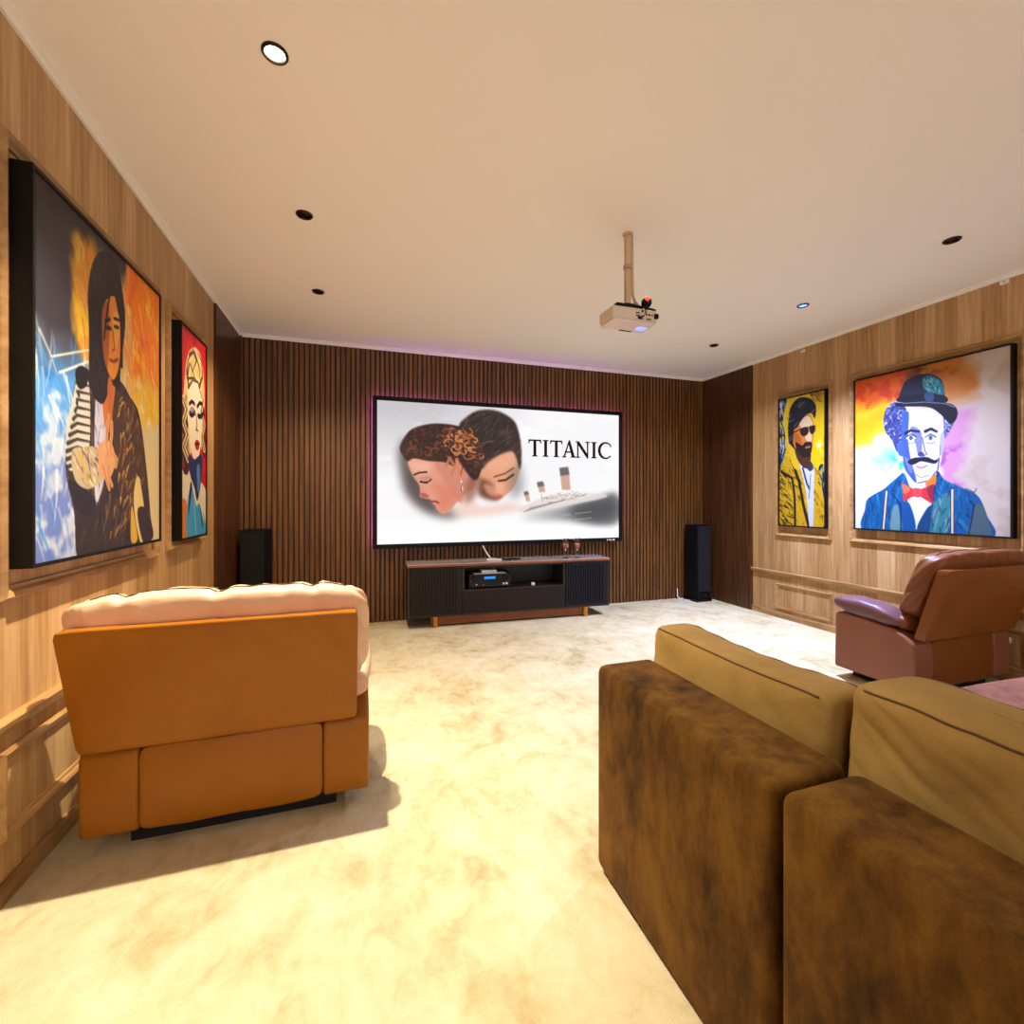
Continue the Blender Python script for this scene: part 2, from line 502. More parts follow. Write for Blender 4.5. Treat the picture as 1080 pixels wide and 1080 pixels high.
# ---- picture 1: figure in dark jacket, blue and orange ground
def art_jacket():
    A = Art(230, 296, [(80, 130), (350, 410), (347, 935), (78, 975)])
    n1, n2, n3 = A.noise(3, 3, 1), A.noise(5, 4, 2), A.noise(8, 10, 3)
    U, V = A.U + (n2 - .5) * .30, A.V + (n1 - .5) * .30
    A.put(np.ones_like(U), (224, 206, 176))
    g = lambda x, a, b: np.clip((x - a) / (b - a), 0, 1)
    A.put(g(U, .55, .35) * g(V, .22, .40), (92, 160, 230))
    A.put(g(U, .42, .30) * g(V, .58, .80), (120, 130, 200), .8)
    A.wash(n3, .50, .62, (228, 232, 240), .75, g(U, .5, .3) * g(V, .40, .50))
    A.wash(n3, .35, .25, (30, 120, 225), .8, g(U, .42, .3) * g(V, .35, .45) * g(V, .8, .6))
    A.put(g(U, .58, .46) * g(V, .46, .30), (66, 60, 72)); A.wash(n2, .55, .7, (104, 98, 116), .6, g(U, .4, .3) * g(V, .4, .3))
    A.put(g(U, .72, .62) * g(V, .07, .02), (60, 50, 55))
    halo = g(np.hypot((A.U - .43) / .23, (A.V - .27) / .25) + (n2 - .5) * .9, 1.0, .78)
    A.put(halo, (238, 160, 40)); A.wash(n3, .52, .60, (250, 200, 60), .8, halo); A.wash(n1, .55, .68, (190, 92, 40), .8, halo)
    org = g(U, .62, .70) * g(V, .46, .34)
    A.put(org, (246, 128, 14)); A.wash(n3, .52, .62, (255, 182, 30), .9, org); A.wash(n2, .56, .66, (232, 80, 12), .8, org)
    mid = g(U, .66, .74) * g(V, .34, .42) * g(V, .60, .5)
    A.put(mid, (250, 196, 52), .9); A.wash(n3, .54, .64, (255, 244, 220), .9, mid)
    A.put(g(U, .66, .8) * g(V, .56, .66), (232, 204, 150))
    A.wash(n2, .56, .64, (222, 160, 46), .8, g(U, .66, .75) * g(V, .72, .85))
    A.strokes(g(U, .5, .42) * g(V, .3, .36), [(250, 250, 255), (60, 140, 230), (150, 190, 240), (240, 240, 235)], 150, .16, .012, 1.4, 5, .6)
    A.strokes(g(U, .58, .62) * g(V, .6, .5), [(255, 210, 70), (250, 120, 20), (255, 240, 200)], 110, .12, .012, 1.3, 6, .6)
    A.strokes(halo, [(255, 200, 60), (244, 226, 190), (200, 100, 40)], 80, .12, .010, 1.2, 8, .7)
    A.line([(135, 570), (205, 545)], .008, (250, 245, 235)); A.line([(120, 535), (205, 522)], .006, (245, 240, 230))
    # torso and jacket
    body = A.mask([(172, 575), (190, 560), (215, 585), (262, 590), (285, 625), (305, 665), (318, 760), (328, 880), (326, 940), (190, 960), (170, 960), (165, 870), (150, 800), (148, 730), (158, 660)])
    A.put(body, (58, 46, 52))
    A.strokes(body, [(28, 22, 30), (104, 78, 62), (40, 34, 48), (150, 108, 66)], 230, .10, .010, 1.7, 11, .75)
    A.poly([(252, 640), (290, 640), (316, 760), (318, 840), (290, 850), (262, 840)], (78, 54, 46))
    A.strokes(A.mask([(260, 640), (292, 640), (318, 770), (300, 850), (262, 930), (240, 930), (258, 780)]), [(206, 146, 62), (172, 104, 48), (120, 70, 42), (238, 196, 120)], 120, .06, .010, 2.0, 12, .9)
    A.poly([(292, 850), (304, 800), (322, 935), (306, 940)], (232, 200, 130))          # gap between arm and body
    A.poly([(288, 860), (300, 930), (286, 935)], (222, 170, 66))
    A.poly([(300, 870), (322, 872), (330, 935), (312, 940)], (62, 46, 56))
    A.poly([(214, 610), (236, 620), (232, 780), (212, 850), (208, 760)], (206, 196, 214))   # pale shirt
    A.strokes(A.mask([(212, 620), (228, 640), (226, 800), (206, 850)]), [(60, 50, 66), (230, 228, 240)], 22, .10, .010, 1.6, 15, .8)
    # patterned sleeve
    arm = A.mask([(176, 575), (196, 590), (200, 660), (196, 740), (172, 775), (150, 770), (150, 690), (162, 630)])
    A.put(arm, (214, 204, 190))
    for k in range(11):
        y = 596 + k * 17
        A.line([(150 + max(0, 30 - k * 4), y + 6), (172, y - 2), (200, y + 5)], .018, (48, 40, 44), .9, .008)
    A.poly([(160, 740), (185, 730), (220, 735), (235, 770), (228, 800), (196, 820), (168, 800)], (198, 176, 146))
    A.strokes(A.mask([(160, 740), (220, 735), (232, 790), (190, 815)]), [(66, 52, 52), (240, 226, 190), (212, 170, 74), (130, 100, 84)], 60, .05, .010, 1.0, 16, .9)
    A.poly([(152, 800), (172, 810), (196, 826), (212, 850), (196, 880), (170, 860)], (46, 40, 56))
    A.poly([(168, 570), (180, 556), (196, 570), (192, 600), (176, 605)], (34, 30, 36))
    # neck, head and hair
    hair = A.mask([(205, 340), (222, 312), (246, 316), (262, 350), (272, 410), (276, 470), (266, 560), (262, 610), (246, 600), (226, 640), (200, 600), (198, 480), (196, 400)])
    A.poly([(228, 570), (252, 590), (250, 640), (236, 700), (226, 640)], (206, 116, 58))
    A.put(hair, (40, 32, 42))
    A.strokes(hair, [(64, 52, 62), (22, 18, 26), (86, 66, 64)], 90, .10, .010, 1.5, 21, .8)
    A.poly([(228, 440), (240, 412), (256, 412), (264, 450), (264, 540), (254, 584), (242, 580), (230, 530)], (232, 140, 52))
    A.poly([(226, 440), (240, 420), (242, 470), (238, 560), (228, 530)], (160, 84, 44), .85)
    A.poly([(250, 450), (262, 450), (262, 500), (252, 520)], (246, 180, 90), .8)
    A.line([(233, 462), (243, 458)], .016, (40, 26, 28)); A.line([(252, 456), (262, 460)], .014, (40, 26, 28))
    A.line([(236, 476), (244, 478)], .018, (52, 30, 28)); A.line([(253, 474), (261, 476)], .016, (52, 30, 28))
    A.line([(249, 480), (253, 522), (247, 526)], .008, (150, 78, 40))
    A.line([(243, 546), (251, 549), (259, 545)], .016, (150, 60, 44))
    A.line([(242, 410), (236, 450), (230, 500)], .012, (34, 28, 36)); A.line([(256, 408), (268, 470), (268, 560)], .02, (34, 28, 36))
    A.poly([(238, 590), (248, 600), (246, 690), (238, 690)], (196, 104, 54))
    # raised open hand
    sk = (222, 158, 110)
    A.poly([(216, 735), (232, 718), (248, 730), (252, 770), (240, 800), (222, 790)], sk)
    for f in ([(234, 735), (236, 690), (240, 664)], [(242, 735), (246, 700), (246, 680)], [(226, 770), (234, 800), (240, 822)], [(238, 770), (240, 800), (246, 815)], [(246, 745), (256, 760), (254, 775)]):
        A.line(f, .028, sk, 1, .020); A.line(f, .005, (150, 84, 56), .7)
    A.strokes(A.mask([(216, 735), (248, 730), (240, 800)]), [(246, 196, 150), (170, 100, 66)], 14, .05, .008, 1.6, 31, .7)
    return A.result()

# ---- picture 2: fair-haired woman on red
def art_red():
    A = Art(130, 360, [(80, 90), (178, 175), (175, 930), (70, 950)], bg=(214, 26, 40))
    n1, n2 = A.noise(3, 8, 4), A.noise(6, 16, 5)
    A.wash(n1, .5, .7, (232, 46, 52), .8); A.wash(n2, .62, .7, (180, 14, 34), .7)
    A.poly([(70, 680), (130, 690), (178, 760), (178, 940), (70, 955)], (244, 226, 190))      # shoulders
    A.poly([(70, 800), (92, 790), (104, 870), (92, 950), (68, 955)], (240, 130, 36))
    hair = A.mask([(92, 300), (100, 230), (116, 188), (138, 180), (156, 210), (168, 280), (172, 400), (174, 520), (166, 600), (150, 560), (110, 600), (96, 640), (80, 560), (84, 400)])
    A.put(hair, (238, 206, 132)); A.strokes(hair, [(250, 232, 184), (206, 160, 84), (250, 240, 210)], 80, .30, .05, 1.6, 43, .8, .9, 1.2)
    A.poly([(84, 380), (98, 400), (104, 520), (108, 620), (100, 680), (80, 660), (76, 520)], (84, 26, 50))
    A.poly([(160, 420), (172, 420), (174, 600), (160, 580)], (92, 30, 40))
    A.strokes(A.mask([(80, 380), (104, 400), (106, 640), (80, 660)]), [(238, 214, 160), (60, 24, 50), (150, 60, 56)], 40, .16, .05, 1.8, 41, .9)
    A.poly([(104, 330), (124, 300), (148, 310), (160, 370), (162, 480), (154, 570), (140, 625), (122, 610), (110, 540), (104, 440)], (250, 234, 202))
    A.line([(106, 336), (124, 304), (146, 312), (160, 372)], .05, (120, 70, 40), .9, .03)
    for p in ([(84, 380), (100, 420), (84, 470), (102, 520), (84, 570), (102, 620)], [(166, 380), (158, 430), (170, 480), (160, 530), (170, 580)]):
        A.line(p, .10, (240, 210, 140)); A.line(p, .035, (110, 60, 50), .9)
    A.poly([(104, 600), (128, 620), (160, 600), (158, 690), (140, 790), (128, 740), (110, 680)], (36, 50, 98))   # shadowed neck
    A.poly([(138, 660), (148, 640), (152, 700), (142, 760)], (84, 132, 186))
    for p, w in (([(108, 330), (100, 280), (106, 230), (118, 200)], .06), ([(150, 330), (164, 290), (160, 230), (146, 200)], .06), ([(102, 300), (112, 240), (132, 290)], .05), ([(132, 200), (150, 250), (156, 320)], .05), ([(112, 210), (128, 196), (140, 230), (124, 270)], .06), ([(104, 300), (130, 296), (156, 330)], .04)):
        A.line(p, w, (92, 56, 44), .9, .02)
    A.line([(110, 398), (120, 388), (130, 398)], .055, (50, 28, 34)); A.line([(142, 408), (152, 392), (162, 398)], .055, (50, 28, 34))
    A.line([(112, 436), (120, 442), (130, 432)], .08, (44, 30, 40)); A.line([(146, 444), (154, 448), (162, 440)], .075, (44, 30, 40))
    A.poly([(114, 412), (128, 412), (128, 432), (114, 430)], (150, 130, 140), .8)
    A.line([(137, 440), (140, 486), (136, 500), (144, 504)], .03, (120, 80, 70))
    A.poly([(130, 556), (138, 540), (150, 552), (146, 580), (136, 580)], (204, 30, 36)); A.line([(131, 558), (150, 557)], .025, (70, 10, 20))
    A.poly([(98, 800), (116, 730), (134, 810), (150, 800), (166, 850), (174, 935), (98, 945)], (70, 172, 220))
    A.poly([(110, 720), (118, 730), (110, 800), (100, 850)], (40, 44, 90)); A.line([(150, 800), (160, 900)], .04, (36, 50, 98)); A.line([(126, 800), (134, 935)], .03, (150, 214, 240))
    A.poly([(146, 790), (158, 810), (168, 880), (160, 850)], (240, 226, 200))
    return A.result()

# ---- picture 3: man in yellow jacket and dark glasses
def art_yellow():
    A = Art(126, 300, [(45, 110), (330, 45), (335, 945), (50, 945)], bg=(232, 190, 14))
    n1, n2, n3 = A.noise(3, 7, 14), A.noise(8, 18, 15), A.noise(16, 40, 16)
    A.wash(n1, .55, .7, (250, 216, 40), .8); A.wash(n2, .62, .68, (190, 140, 10), .6)
    A.poly([(45, 100), (92, 105), (70, 240), (90, 420), (60, 540), (45, 560)], (30, 46, 84))
    A.strokes(A.mask([(45, 100), (90, 105), (70, 240), (90, 420), (45, 560)]), [(60, 130, 190), (16, 22, 50), (236, 196, 30), (220, 226, 230)], 45, .10, .05, 1.5, 51, .9)
    A.poly([(290, 580), (335, 570), (335, 945), (290, 945)], (24, 44, 92))
    A.strokes(A.mask([(290, 580), (335, 570), (335, 945), (290, 945)]), [(60, 130, 190), (236, 196, 30), (12, 18, 40)], 30, .10, .04, 1.5, 52, .9)
    A.strokes(A.mask([(240, 60), (330, 50), (330, 110), (270, 130)]), [(90, 60, 20), (160, 110, 20)], 14, .2, .03, .5, 53, .8)
    A.put(A.seg([(296, 405), (297, 407)], .07), (250, 248, 240))
    jac = A.mask([(50, 590), (80, 500), (120, 430), (180, 520), (240, 520), (290, 580), (318, 700), (322, 945), (50, 945)])
    A.put(jac, (216, 168, 24))
    A.strokes(jac, [(48, 30, 16), (70, 46, 18), (244, 206, 60)], 190, .10, .020, 1.1, 54, .95, .4)
    A.strokes(A.mask([(50, 600), (130, 640), (140, 945), (50, 945)]), [(40, 26, 18)], 40, .16, .03, .6, 55, .95, .3)
    A.line([(60, 590), (130, 630), (146, 760), (150, 945)], .05, (44, 28, 18)); A.line([(140, 550), (176, 660), (200, 800), (236, 945)], .06, (44, 28, 18))
    A.poly([(100, 420), (126, 400), (176, 500), (200, 560), (140, 560)], (236, 190, 40))
    A.poly([(176, 520), (214, 510), (262, 560), (266, 700), (262, 945), (240, 945), (218, 720)], (214, 216, 232))
    A.poly([(210, 500), (250, 520), (262, 560), (240, 580), (216, 550)], (54, 60, 86))
    A.line([(196, 560), (222, 660), (240, 700)], .035, (40, 38, 60)); A.line([(246, 600), (236, 760)], .02, (120, 124, 160))
    A.poly([(150, 420), (240, 440), (238, 540), (206, 560), (160, 500)], (84, 46, 30))
    A.poly([(140, 300), (170, 220), (230, 200), (256, 240), (264, 330), (254, 420), (236, 480), (206, 490), (150, 430), (126, 370)], (214, 128, 60))
    A.poly([(176, 250), (226, 215), (252, 250), (250, 290), (190, 300)], (238, 206, 160))
    A.poly([(210, 330), (246, 330), (250, 380), (216, 376)], (236, 196, 150)); A.poly([(136, 330), (170, 340), (190, 400), (170, 430), (140, 380)], (196, 100, 30))
    A.poly([(150, 390), (190, 410), (210, 390), (250, 390), (252, 440), (234, 485), (200, 490), (160, 450)], (44, 28, 26))
    A.line([(214, 424), (240, 418)], .03, (190, 110, 90))
    hair = A.mask([(104, 380), (102, 250), (120, 150), (170, 95), (240, 100), (276, 150), (270, 230), (250, 200), (220, 205), (190, 240), (160, 290), (140, 310), (134, 390), (150, 440), (120, 410)])
    A.put(hair, (30, 26, 36)); A.strokes(hair, [(112, 112, 130), (16, 14, 22), (60, 56, 70)], 40, .16, .03, -.4, 57, .8)
    A.poly([(180, 300), (224, 288), (228, 330), (204, 350), (182, 336)], (46, 20, 24)); A.poly([(236, 286), (270, 280), (268, 322), (246, 334)], (46, 20, 24))
    A.line([(126, 330), (180, 304), (272, 282)], .022, (30, 18, 20))
    return A.result()

# ---- picture 4: gentleman in a bowler hat, watercolour ground
def art_hat():
    A = Art(280, 345, [(55, 240), (815, 70), (815, 1005), (55, 975)], bg=(222, 204, 188))
    n1, n2, n3 = A.noise(3, 3, 61), A.noise(5, 6, 62), A.noise(10, 12, 63)
    g = lambda x, a, b: np.clip((x - a) / (b - a), 0, 1)
    U, V = A.U + (n2 - .5) * .28, A.V + (n1 - .5) * .26
    A.put(g(U, .66, .5), (236, 236, 240))
    A.put(g(U, .36, .28) * g(V, .45, .36), (250, 196, 30)); A.put(g(U, .30, .2) * g(V, .16, .26) * g(V, .40, .30), (252, 170, 10))
    A.put(g(U, .56, .44) * g(V, .19, .12), (226, 92, 10)); A.wash(n3, .52, .6, (206, 60, 14), .9, g(U, .5, .4) * g(V, .2, .12))
    A.put(g(U, .42, .5) * g(U, .84, .72) * g(V, .30, .20), (214, 128, 40)); A.wash(n2, .52, .62, (112, 52, 30), .9, g(U, .40, .5) * g(U, .78, .7) * g(V, .16, .08))
    A.put(g(U, .60, .64) * g(U, .80, .72) * g(V, .26, .33) * g(V, .86, .70), (218, 150, 186)); A.wash(n3, .52, .62, (176, 92, 170), .9, g(U, .6, .64) * g(U, .76, .7) * g(V, .5, .56) * g(V, .84, .74))
    A.wash(n2, .50, .60, (150, 214, 214), .8, g(U, .16, .24) * g(V, .44, .5) * g(V, .78, .7) * g(U, .48, .4)); A.wash(n3, .56, .64, (40, 190, 210), .8, g(U, .22, .28) * g(V, .52, .58) * g(V, .76, .7) * g(U, .48, .4))
    A.wash(n2, .54, .64, (196, 170, 150), .5, g(U, .74, .84))
    # curls and head
    for sd, reg in ((64, [(196, 430), (215, 370), (260, 345), (310, 380), (310, 480), (290, 580), (262, 590), (240, 540), (205, 490)]), (65, [(470, 410), (540, 410), (536, 460), (500, 520), (478, 500)])):
        mk = A.mask(reg); A.put(mk, (58, 66, 124))
        A.strokes(mk, [(28, 30, 74), (196, 202, 226), (96, 112, 180)], 90, .045, .010, .3, sd, .95, 3.0, 1.6)
    A.poly([(290, 420), (320, 385), (470, 390), (492, 500), (486, 600), (466, 680), (420, 735), (370, 748), (325, 710), (296, 640), (288, 540)], (226, 218, 222))
    A.poly([(288, 420), (322, 400), (318, 520), (330, 620), (360, 742), (322, 708), (294, 640)], (60, 92, 180))
    A.poly([(330, 470), (380, 490), (386, 580), (366, 606), (356, 560)], (96, 104, 160), .8)
    A.poly([(300, 620), (330, 640), (340, 690), (322, 690)], (120, 130, 180), .8)
    A.poly([(476, 510), (494, 500), (490, 590), (472, 600)], (186, 178, 190)); A.poly([(262, 560), (290, 540), (292, 610), (272, 606)], (70, 96, 176))
    A.line([(306, 500), (330, 486), (372, 492)], .026, (34, 34, 56), 1, .016); A.line([(404, 490), (430, 478), (458, 492)], .026, (34, 34, 56), 1, .016)
    for cx in (332, 428):
        A.poly([(cx - 24, 522), (cx, 505), (cx + 24, 520), (cx, 540)], (232, 232, 240)); A.poly([(cx - 10, 522), (cx, 510), (cx + 11, 522), (cx, 536)], (60, 84, 140))
        A.line([(cx - 26, 520), (cx, 504), (cx + 26, 518)], .008, (30, 30, 50)); A.line([(cx - 22, 546), (cx, 552), (cx + 22, 544)], .005, (90, 90, 130))
    A.line([(388, 520), (402, 590), (412, 604), (390, 612)], .007, (90, 88, 130)); A.poly([(366, 600), (386, 590), (400, 612), (372, 614)], (60, 70, 130))
    A.poly([(316, 640), (344, 622), (380, 618), (414, 618), (446, 632), (466, 626), (452, 650), (412, 644), (380, 640), (350, 654), (330, 656)], (28, 26, 44))   # broad curled moustache
    A.line([(360, 664), (384, 672), (412, 660)], .010, (196, 92, 110)); A.line([(350, 700), (380, 720), (420, 706)], .005, (120, 120, 150))
    A.line([(470, 620), (464, 680), (420, 734), (366, 746)], .008, (70, 80, 130)); A.line([(476, 560), (474, 610)], .006, (120, 120, 150))
    # hat
    A.poly([(274, 340), (282, 290), (312, 236), (380, 208), (446, 214), (488, 250), (500, 340), (500, 360), (400, 350), (330, 350)], (34, 34, 52))
    A.poly([(392, 226), (440, 216), (486, 256), (492, 310), (440, 300), (396, 280)], (44, 120, 130))
    A.strokes(A.mask([(396, 226), (440, 216), (486, 256), (492, 310), (410, 290)]), [(70, 196, 190), (190, 190, 90), (20, 60, 90), (120, 210, 210)], 40, .04, .010, 1.2, 66, .85)
    A.poly([(276, 320), (400, 305), (500, 318), (502, 348), (400, 340), (274, 346)], (18, 18, 32)); A.poly([(402, 300), (440, 300), (440, 340), (402, 336)], (52, 76, 110))
    A.poly([(258, 350), (300, 348), (400, 342), (500, 350), (545, 366), (560, 400), (548, 440), (520, 452), (480, 410), (420, 372), (320, 368), (262, 366)], (22, 20, 34))
    A.line([(290, 352), (400, 346), (500, 354), (544, 372)], .006, (120, 130, 160))
    # coat
    coat = A.mask([(100, 985), (104, 880), (120, 825), (200, 775), (268, 715), (300, 700), (340, 780), (430, 770), (462, 690), (500, 730), (600, 775), (660, 810), (700, 900), (722, 1010), (400, 1010)])
    A.put(coat, (14, 92, 150))
    A.strokes(coat, [(10, 60, 116), (20, 120, 190), (40, 150, 190), (12, 40, 84)], 200, .10, .014, 1.5, 67, .6)
    A.poly([(612, 960), (640, 860), (676, 850), (712, 940), (718, 1005), (612, 1005)], (86, 104, 110), .9)
    A.poly([(240, 880), (268, 860), (280, 985), (232, 985)], (110, 150, 150)); A.poly([(440, 850), (520, 800), (510, 990), (420, 1000)], (60, 130, 140))
    A.strokes(A.mask([(440, 850), (520, 800), (510, 990), (420, 1000)]), [(120, 180, 170), (20, 70, 100), (100, 70, 110)], 40, .08, .012, 1.8, 68, .8)
    A.line([(262, 730), (236, 800), (282, 850), (282, 985)], .008, (10, 40, 84)); A.line([(462, 690), (440, 830), (392, 900)], .008, (10, 40, 84))
    A.poly([(322, 820), (430, 830), (404, 900), (360, 975), (332, 900)], (238, 236, 240)); A.poly([(286, 850), (326, 850), (356, 970), (300, 985)], (16, 84, 150)); A.poly([(430, 860), (392, 900), (362, 975), (420, 990)], (12, 70, 120))
    A.poly([(404, 745), (452, 704), (452, 750), (420, 770)], (244, 130, 40))
    for pts in ([(286, 742), (350, 778), (352, 806), (296, 842)], [(370, 780), (446, 748), (440, 852), (376, 812)]):
        A.poly(pts, (222, 52, 60), smooth=False)
    A.poly([(342, 774), (382, 776), (382, 814), (346, 812)], (240, 76, 80)); A.poly([(290, 752), (330, 776), (300, 800)], (250, 150, 90), .7); A.poly([(410, 780), (444, 756), (440, 840)], (110, 40, 70), .7)
    for p in ([(212, 790), (196, 975)], [(534, 778), (534, 992)]):
        A.line(p, .022, (28, 30, 52)); A.line(p, .013, (246, 214, 180))
    A.line([(110, 900), (100, 985)], .006, (10, 50, 96)); A.line([(640, 850), (612, 1000)], .008, (8, 40, 76))
    A.line([(600, 770), (640, 790), (650, 770)], .006, (60, 80, 100))
    return A.result()

# ---- the film picture on the screen: two heads, a liner and the title
def art_film():
    A = Art(520, 274, [(100, 78), (1017, 140), (1012, 607), (103, 622)], bg=(244, 243, 245))
    n1, n2, n3 = A.noise(3, 3, 71), A.noise(6, 5, 72), A.noise(14, 10, 73)
    g = lambda x, a, b: np.clip((x - a) / (b - a), 0, 1)
    A.put(g(A.V, .55, .05) * g(A.U, .62, .2), (190, 186, 190), .85); A.wash(n2, .5, .68, (250, 250, 250), .9, g(A.V, .7, .4))
    A.put(np.maximum(g(A.V, .80, .95), 0) * np.ones_like(A.U), (253, 253, 254))
    # dark smoky surround
    A.poly([(185, 270), (215, 230), (300, 300), (330, 480), (420, 500), (370, 525), (280, 500), (215, 440), (190, 360)], (70, 60, 58), .9, soft=.018)
    # man's hair and face
    A.poly([(440, 260), (560, 240), (632, 240), (638, 330), (620, 400), (590, 436), (555, 456), (500, 440), (450, 380)], (226, 158, 122), soft=.003)
    A.poly([(470, 380), (520, 390), (560, 440), (540, 462), (480, 440)], (104, 58, 44), .9, soft=.010)
    A.poly([(600, 330), (636, 320), (650, 420), (600, 450)], (120, 116, 116), .6, soft=.02)
    mh = A.mask([(408, 180), (430, 150), (480, 120), (550, 122), (610, 155), (632, 200), (642, 270), (638, 345), (622, 300), (606, 276), (560, 290), (520, 316), (496, 340), (470, 330), (430, 240)], soft=.004)
    A.put(mh, (48, 38, 36)); A.strokes(mh, [(84, 68, 62), (28, 22, 22), (110, 90, 80), (60, 46, 42)], 260, .035, .005, 2.4, 74, .7)
    A.poly([(500, 330), (600, 280), (622, 330), (560, 350)], (238, 176, 140), .7, soft=.010); A.line([(556, 388), (584, 384), (612, 364)], .009, (78, 44, 36)); A.line([(540, 372), (580, 360), (612, 340)], .007, (110, 66, 50), .8); A.poly([(545, 395), (575, 400), (572, 440), (548, 440)], (240, 172, 144), .8, soft=.006); A.poly([(530, 440), (570, 440), (560, 458), (535, 458)], (170, 84, 70), .7, soft=.004); A.poly([(500, 400), (540, 410), (560, 440), (520, 440)], (236, 170, 140), .7, soft=.006)
    # woman's face, profile downwards to the left
    A.poly([(400, 360), (480, 380), (470, 470), (520, 480), (600, 470), (640, 500), (400, 520), (420, 450)], (238, 206, 194), .9, soft=.012)
    A.poly([(216, 305), (250, 290), (340, 320), (420, 370), (440, 400), (420, 440), (380, 490), (352, 510), (326, 495), (320, 478), (305, 468), (300, 455), (264, 446), (262, 425), (258, 400), (232, 360)], (224, 150, 126), soft=.002)
    A.poly([(300, 280), (400, 270), (470, 330), (470, 400), (430, 440), (410, 470), (360, 400)], (206, 132, 110), .9, soft=.006)
    A.poly([(440, 380), (480, 380), (470, 440), (430, 470)], (120, 66, 54), .6, soft=.012)
    A.poly([(300, 400), (360, 400), (400, 440), (360, 500), (330, 490), (330, 440)], (214, 122, 98), .7, soft=.012)
    A.poly([(220, 305), (300, 310), (300, 350), (240, 350)], (240, 184, 160), .7, soft=.012)
    A.line([(240, 362), (258, 354), (286, 352)], .007, (70, 40, 36)); A.line([(264, 388), (285, 392), (302, 380)], .008, (52, 30, 30)); A.poly([(262, 372), (298, 366), (296, 384), (270, 386)], (200, 140, 126))
    A.poly([(264, 430), (284, 432), (296, 446), (270, 447)], (182, 88, 80), .9); A.line([(302, 464), (318, 462), (330, 468)], .008, (150, 56, 56))
    A.poly([(398, 300), (420, 300), (432, 340), (418, 375), (400, 350)], (214, 128, 96)); A.line([(408, 310), (422, 330), (414, 362)], .004, (130, 70, 52)); A.line([(416, 385), (420, 420)], .005, (230, 226, 220)); A.line([(418, 395), (416, 425)], .003, (70, 60, 60))
    wh = A.mask([(186, 260), (210, 210), (240, 185), (300, 170), (370, 172), (440, 190), (480, 225), (500, 280), (490, 350), (470, 380), (440, 340), (420, 305), (395, 300), (390, 330), (350, 315), (290, 310), (240, 300), (218, 310), (205, 300)], soft=.002)
    A.put(wh, (58, 34, 32))
    A.poly([(400, 290), (440, 300), (480, 360), (466, 385), (440, 360)], (44, 28, 30), soft=.004)
    A.strokes(wh, [(40, 24, 26), (110, 62, 44), (30, 22, 34), (146, 84, 54)], 200, .028, .005, .3, 75, .6, 3.0, 2.4)
    A.strokes(A.mask([(340, 180), (430, 190), (495, 260), (490, 330), (420, 280), (350, 230)]), [(196, 110, 56), (232, 150, 84), (110, 56, 40), (60, 32, 30)], 150, .028, .0045, .5, 76, .75, 3.0, 2.4)
    r = np.random.RandomState(91)
    for _ in range(46):
        cx, cy, rr, a0 = 215 + r.rand() * 255, 195 + r.rand() * 95, 9 + r.rand() * 14, r.rand() * 6.3
        if cy < 175 + abs(cx - 340) * .28: continue
        p = [(cx + rr * (1 - k * .07) * math.cos(a0 + k * .55), cy + rr * .8 * (1 - k * .07) * math.sin(a0 + k * .55)) for k in range(8)]
        A.line(p, .007, [(38, 22, 24), (120, 66, 42), (176, 96, 52), (222, 140, 84)][int(r.rand() * 2) + (2 if cx > 370 else 0)], .85, .003)
    A.line([(360, 330), (372, 300), (392, 330), (380, 360)], .012, (196, 120, 80), .8)
    # liner
    hull = A.mask([(640, 520), (700, 500), (800, 486), (930, 456), (1005, 440), (1012, 540), (960, 560), (800, 540), (660, 540)], soft=.014)
    A.put(hull * np.clip((A.U - .52) / .3, 0, 1), (104, 104, 106), .95)
    A.poly([(820, 500), (940, 462), (1000, 470), (985, 530), (900, 540)], (66, 66, 70), .8, soft=.02)
    A.poly([(628, 500), (700, 462), (780, 440), (930, 440), (970, 448), (930, 462), (800, 486), (700, 506)], (226, 216, 212), .9, soft=.003)
    for k in range(5): A.line([(650 + k * 6, 506 - k * 4), (770 + k * 24, 472 - k * 6)], .003, (150, 146, 150), .8)
    A.strokes(A.mask([(700, 465), (800, 430), (940, 440), (800, 470)]), [(250, 246, 240), (180, 150, 140), (120, 110, 112), (220, 180, 150)], 60, .02, .004, -.2, 77, .9)
    for x0, x1, yb, yt, yc in ((790, 826, 424, 336, 366), (704, 730, 432, 390, 408), (654, 672, 466, 426, 440)):
        A.poly([(x0, yc), (x1 - 2, yc - 2), (x1 + 3, yb), (x0 + 6, yb)], (206, 164, 146), smooth=False, soft=.002); A.poly([(x0 - 3, yt + 4), (x1 - 6, yt), (x1, yc), (x0, yc + 4)], (104, 100, 102), smooth=False, soft=.002)
    A.line([(718, 440), (722, 470)], .003, (170, 150, 146))
    for yy in (520, 543):                                   # faint rows of billing type, too small to read
        for k in range(14):
            if k not in (4, 5): A.line([(800 + k * 8, yy - k * .9), (802.5 + k * 8, yy - k * .9 - .3)], .0028, (226, 226, 228), .8)
    return A.result()

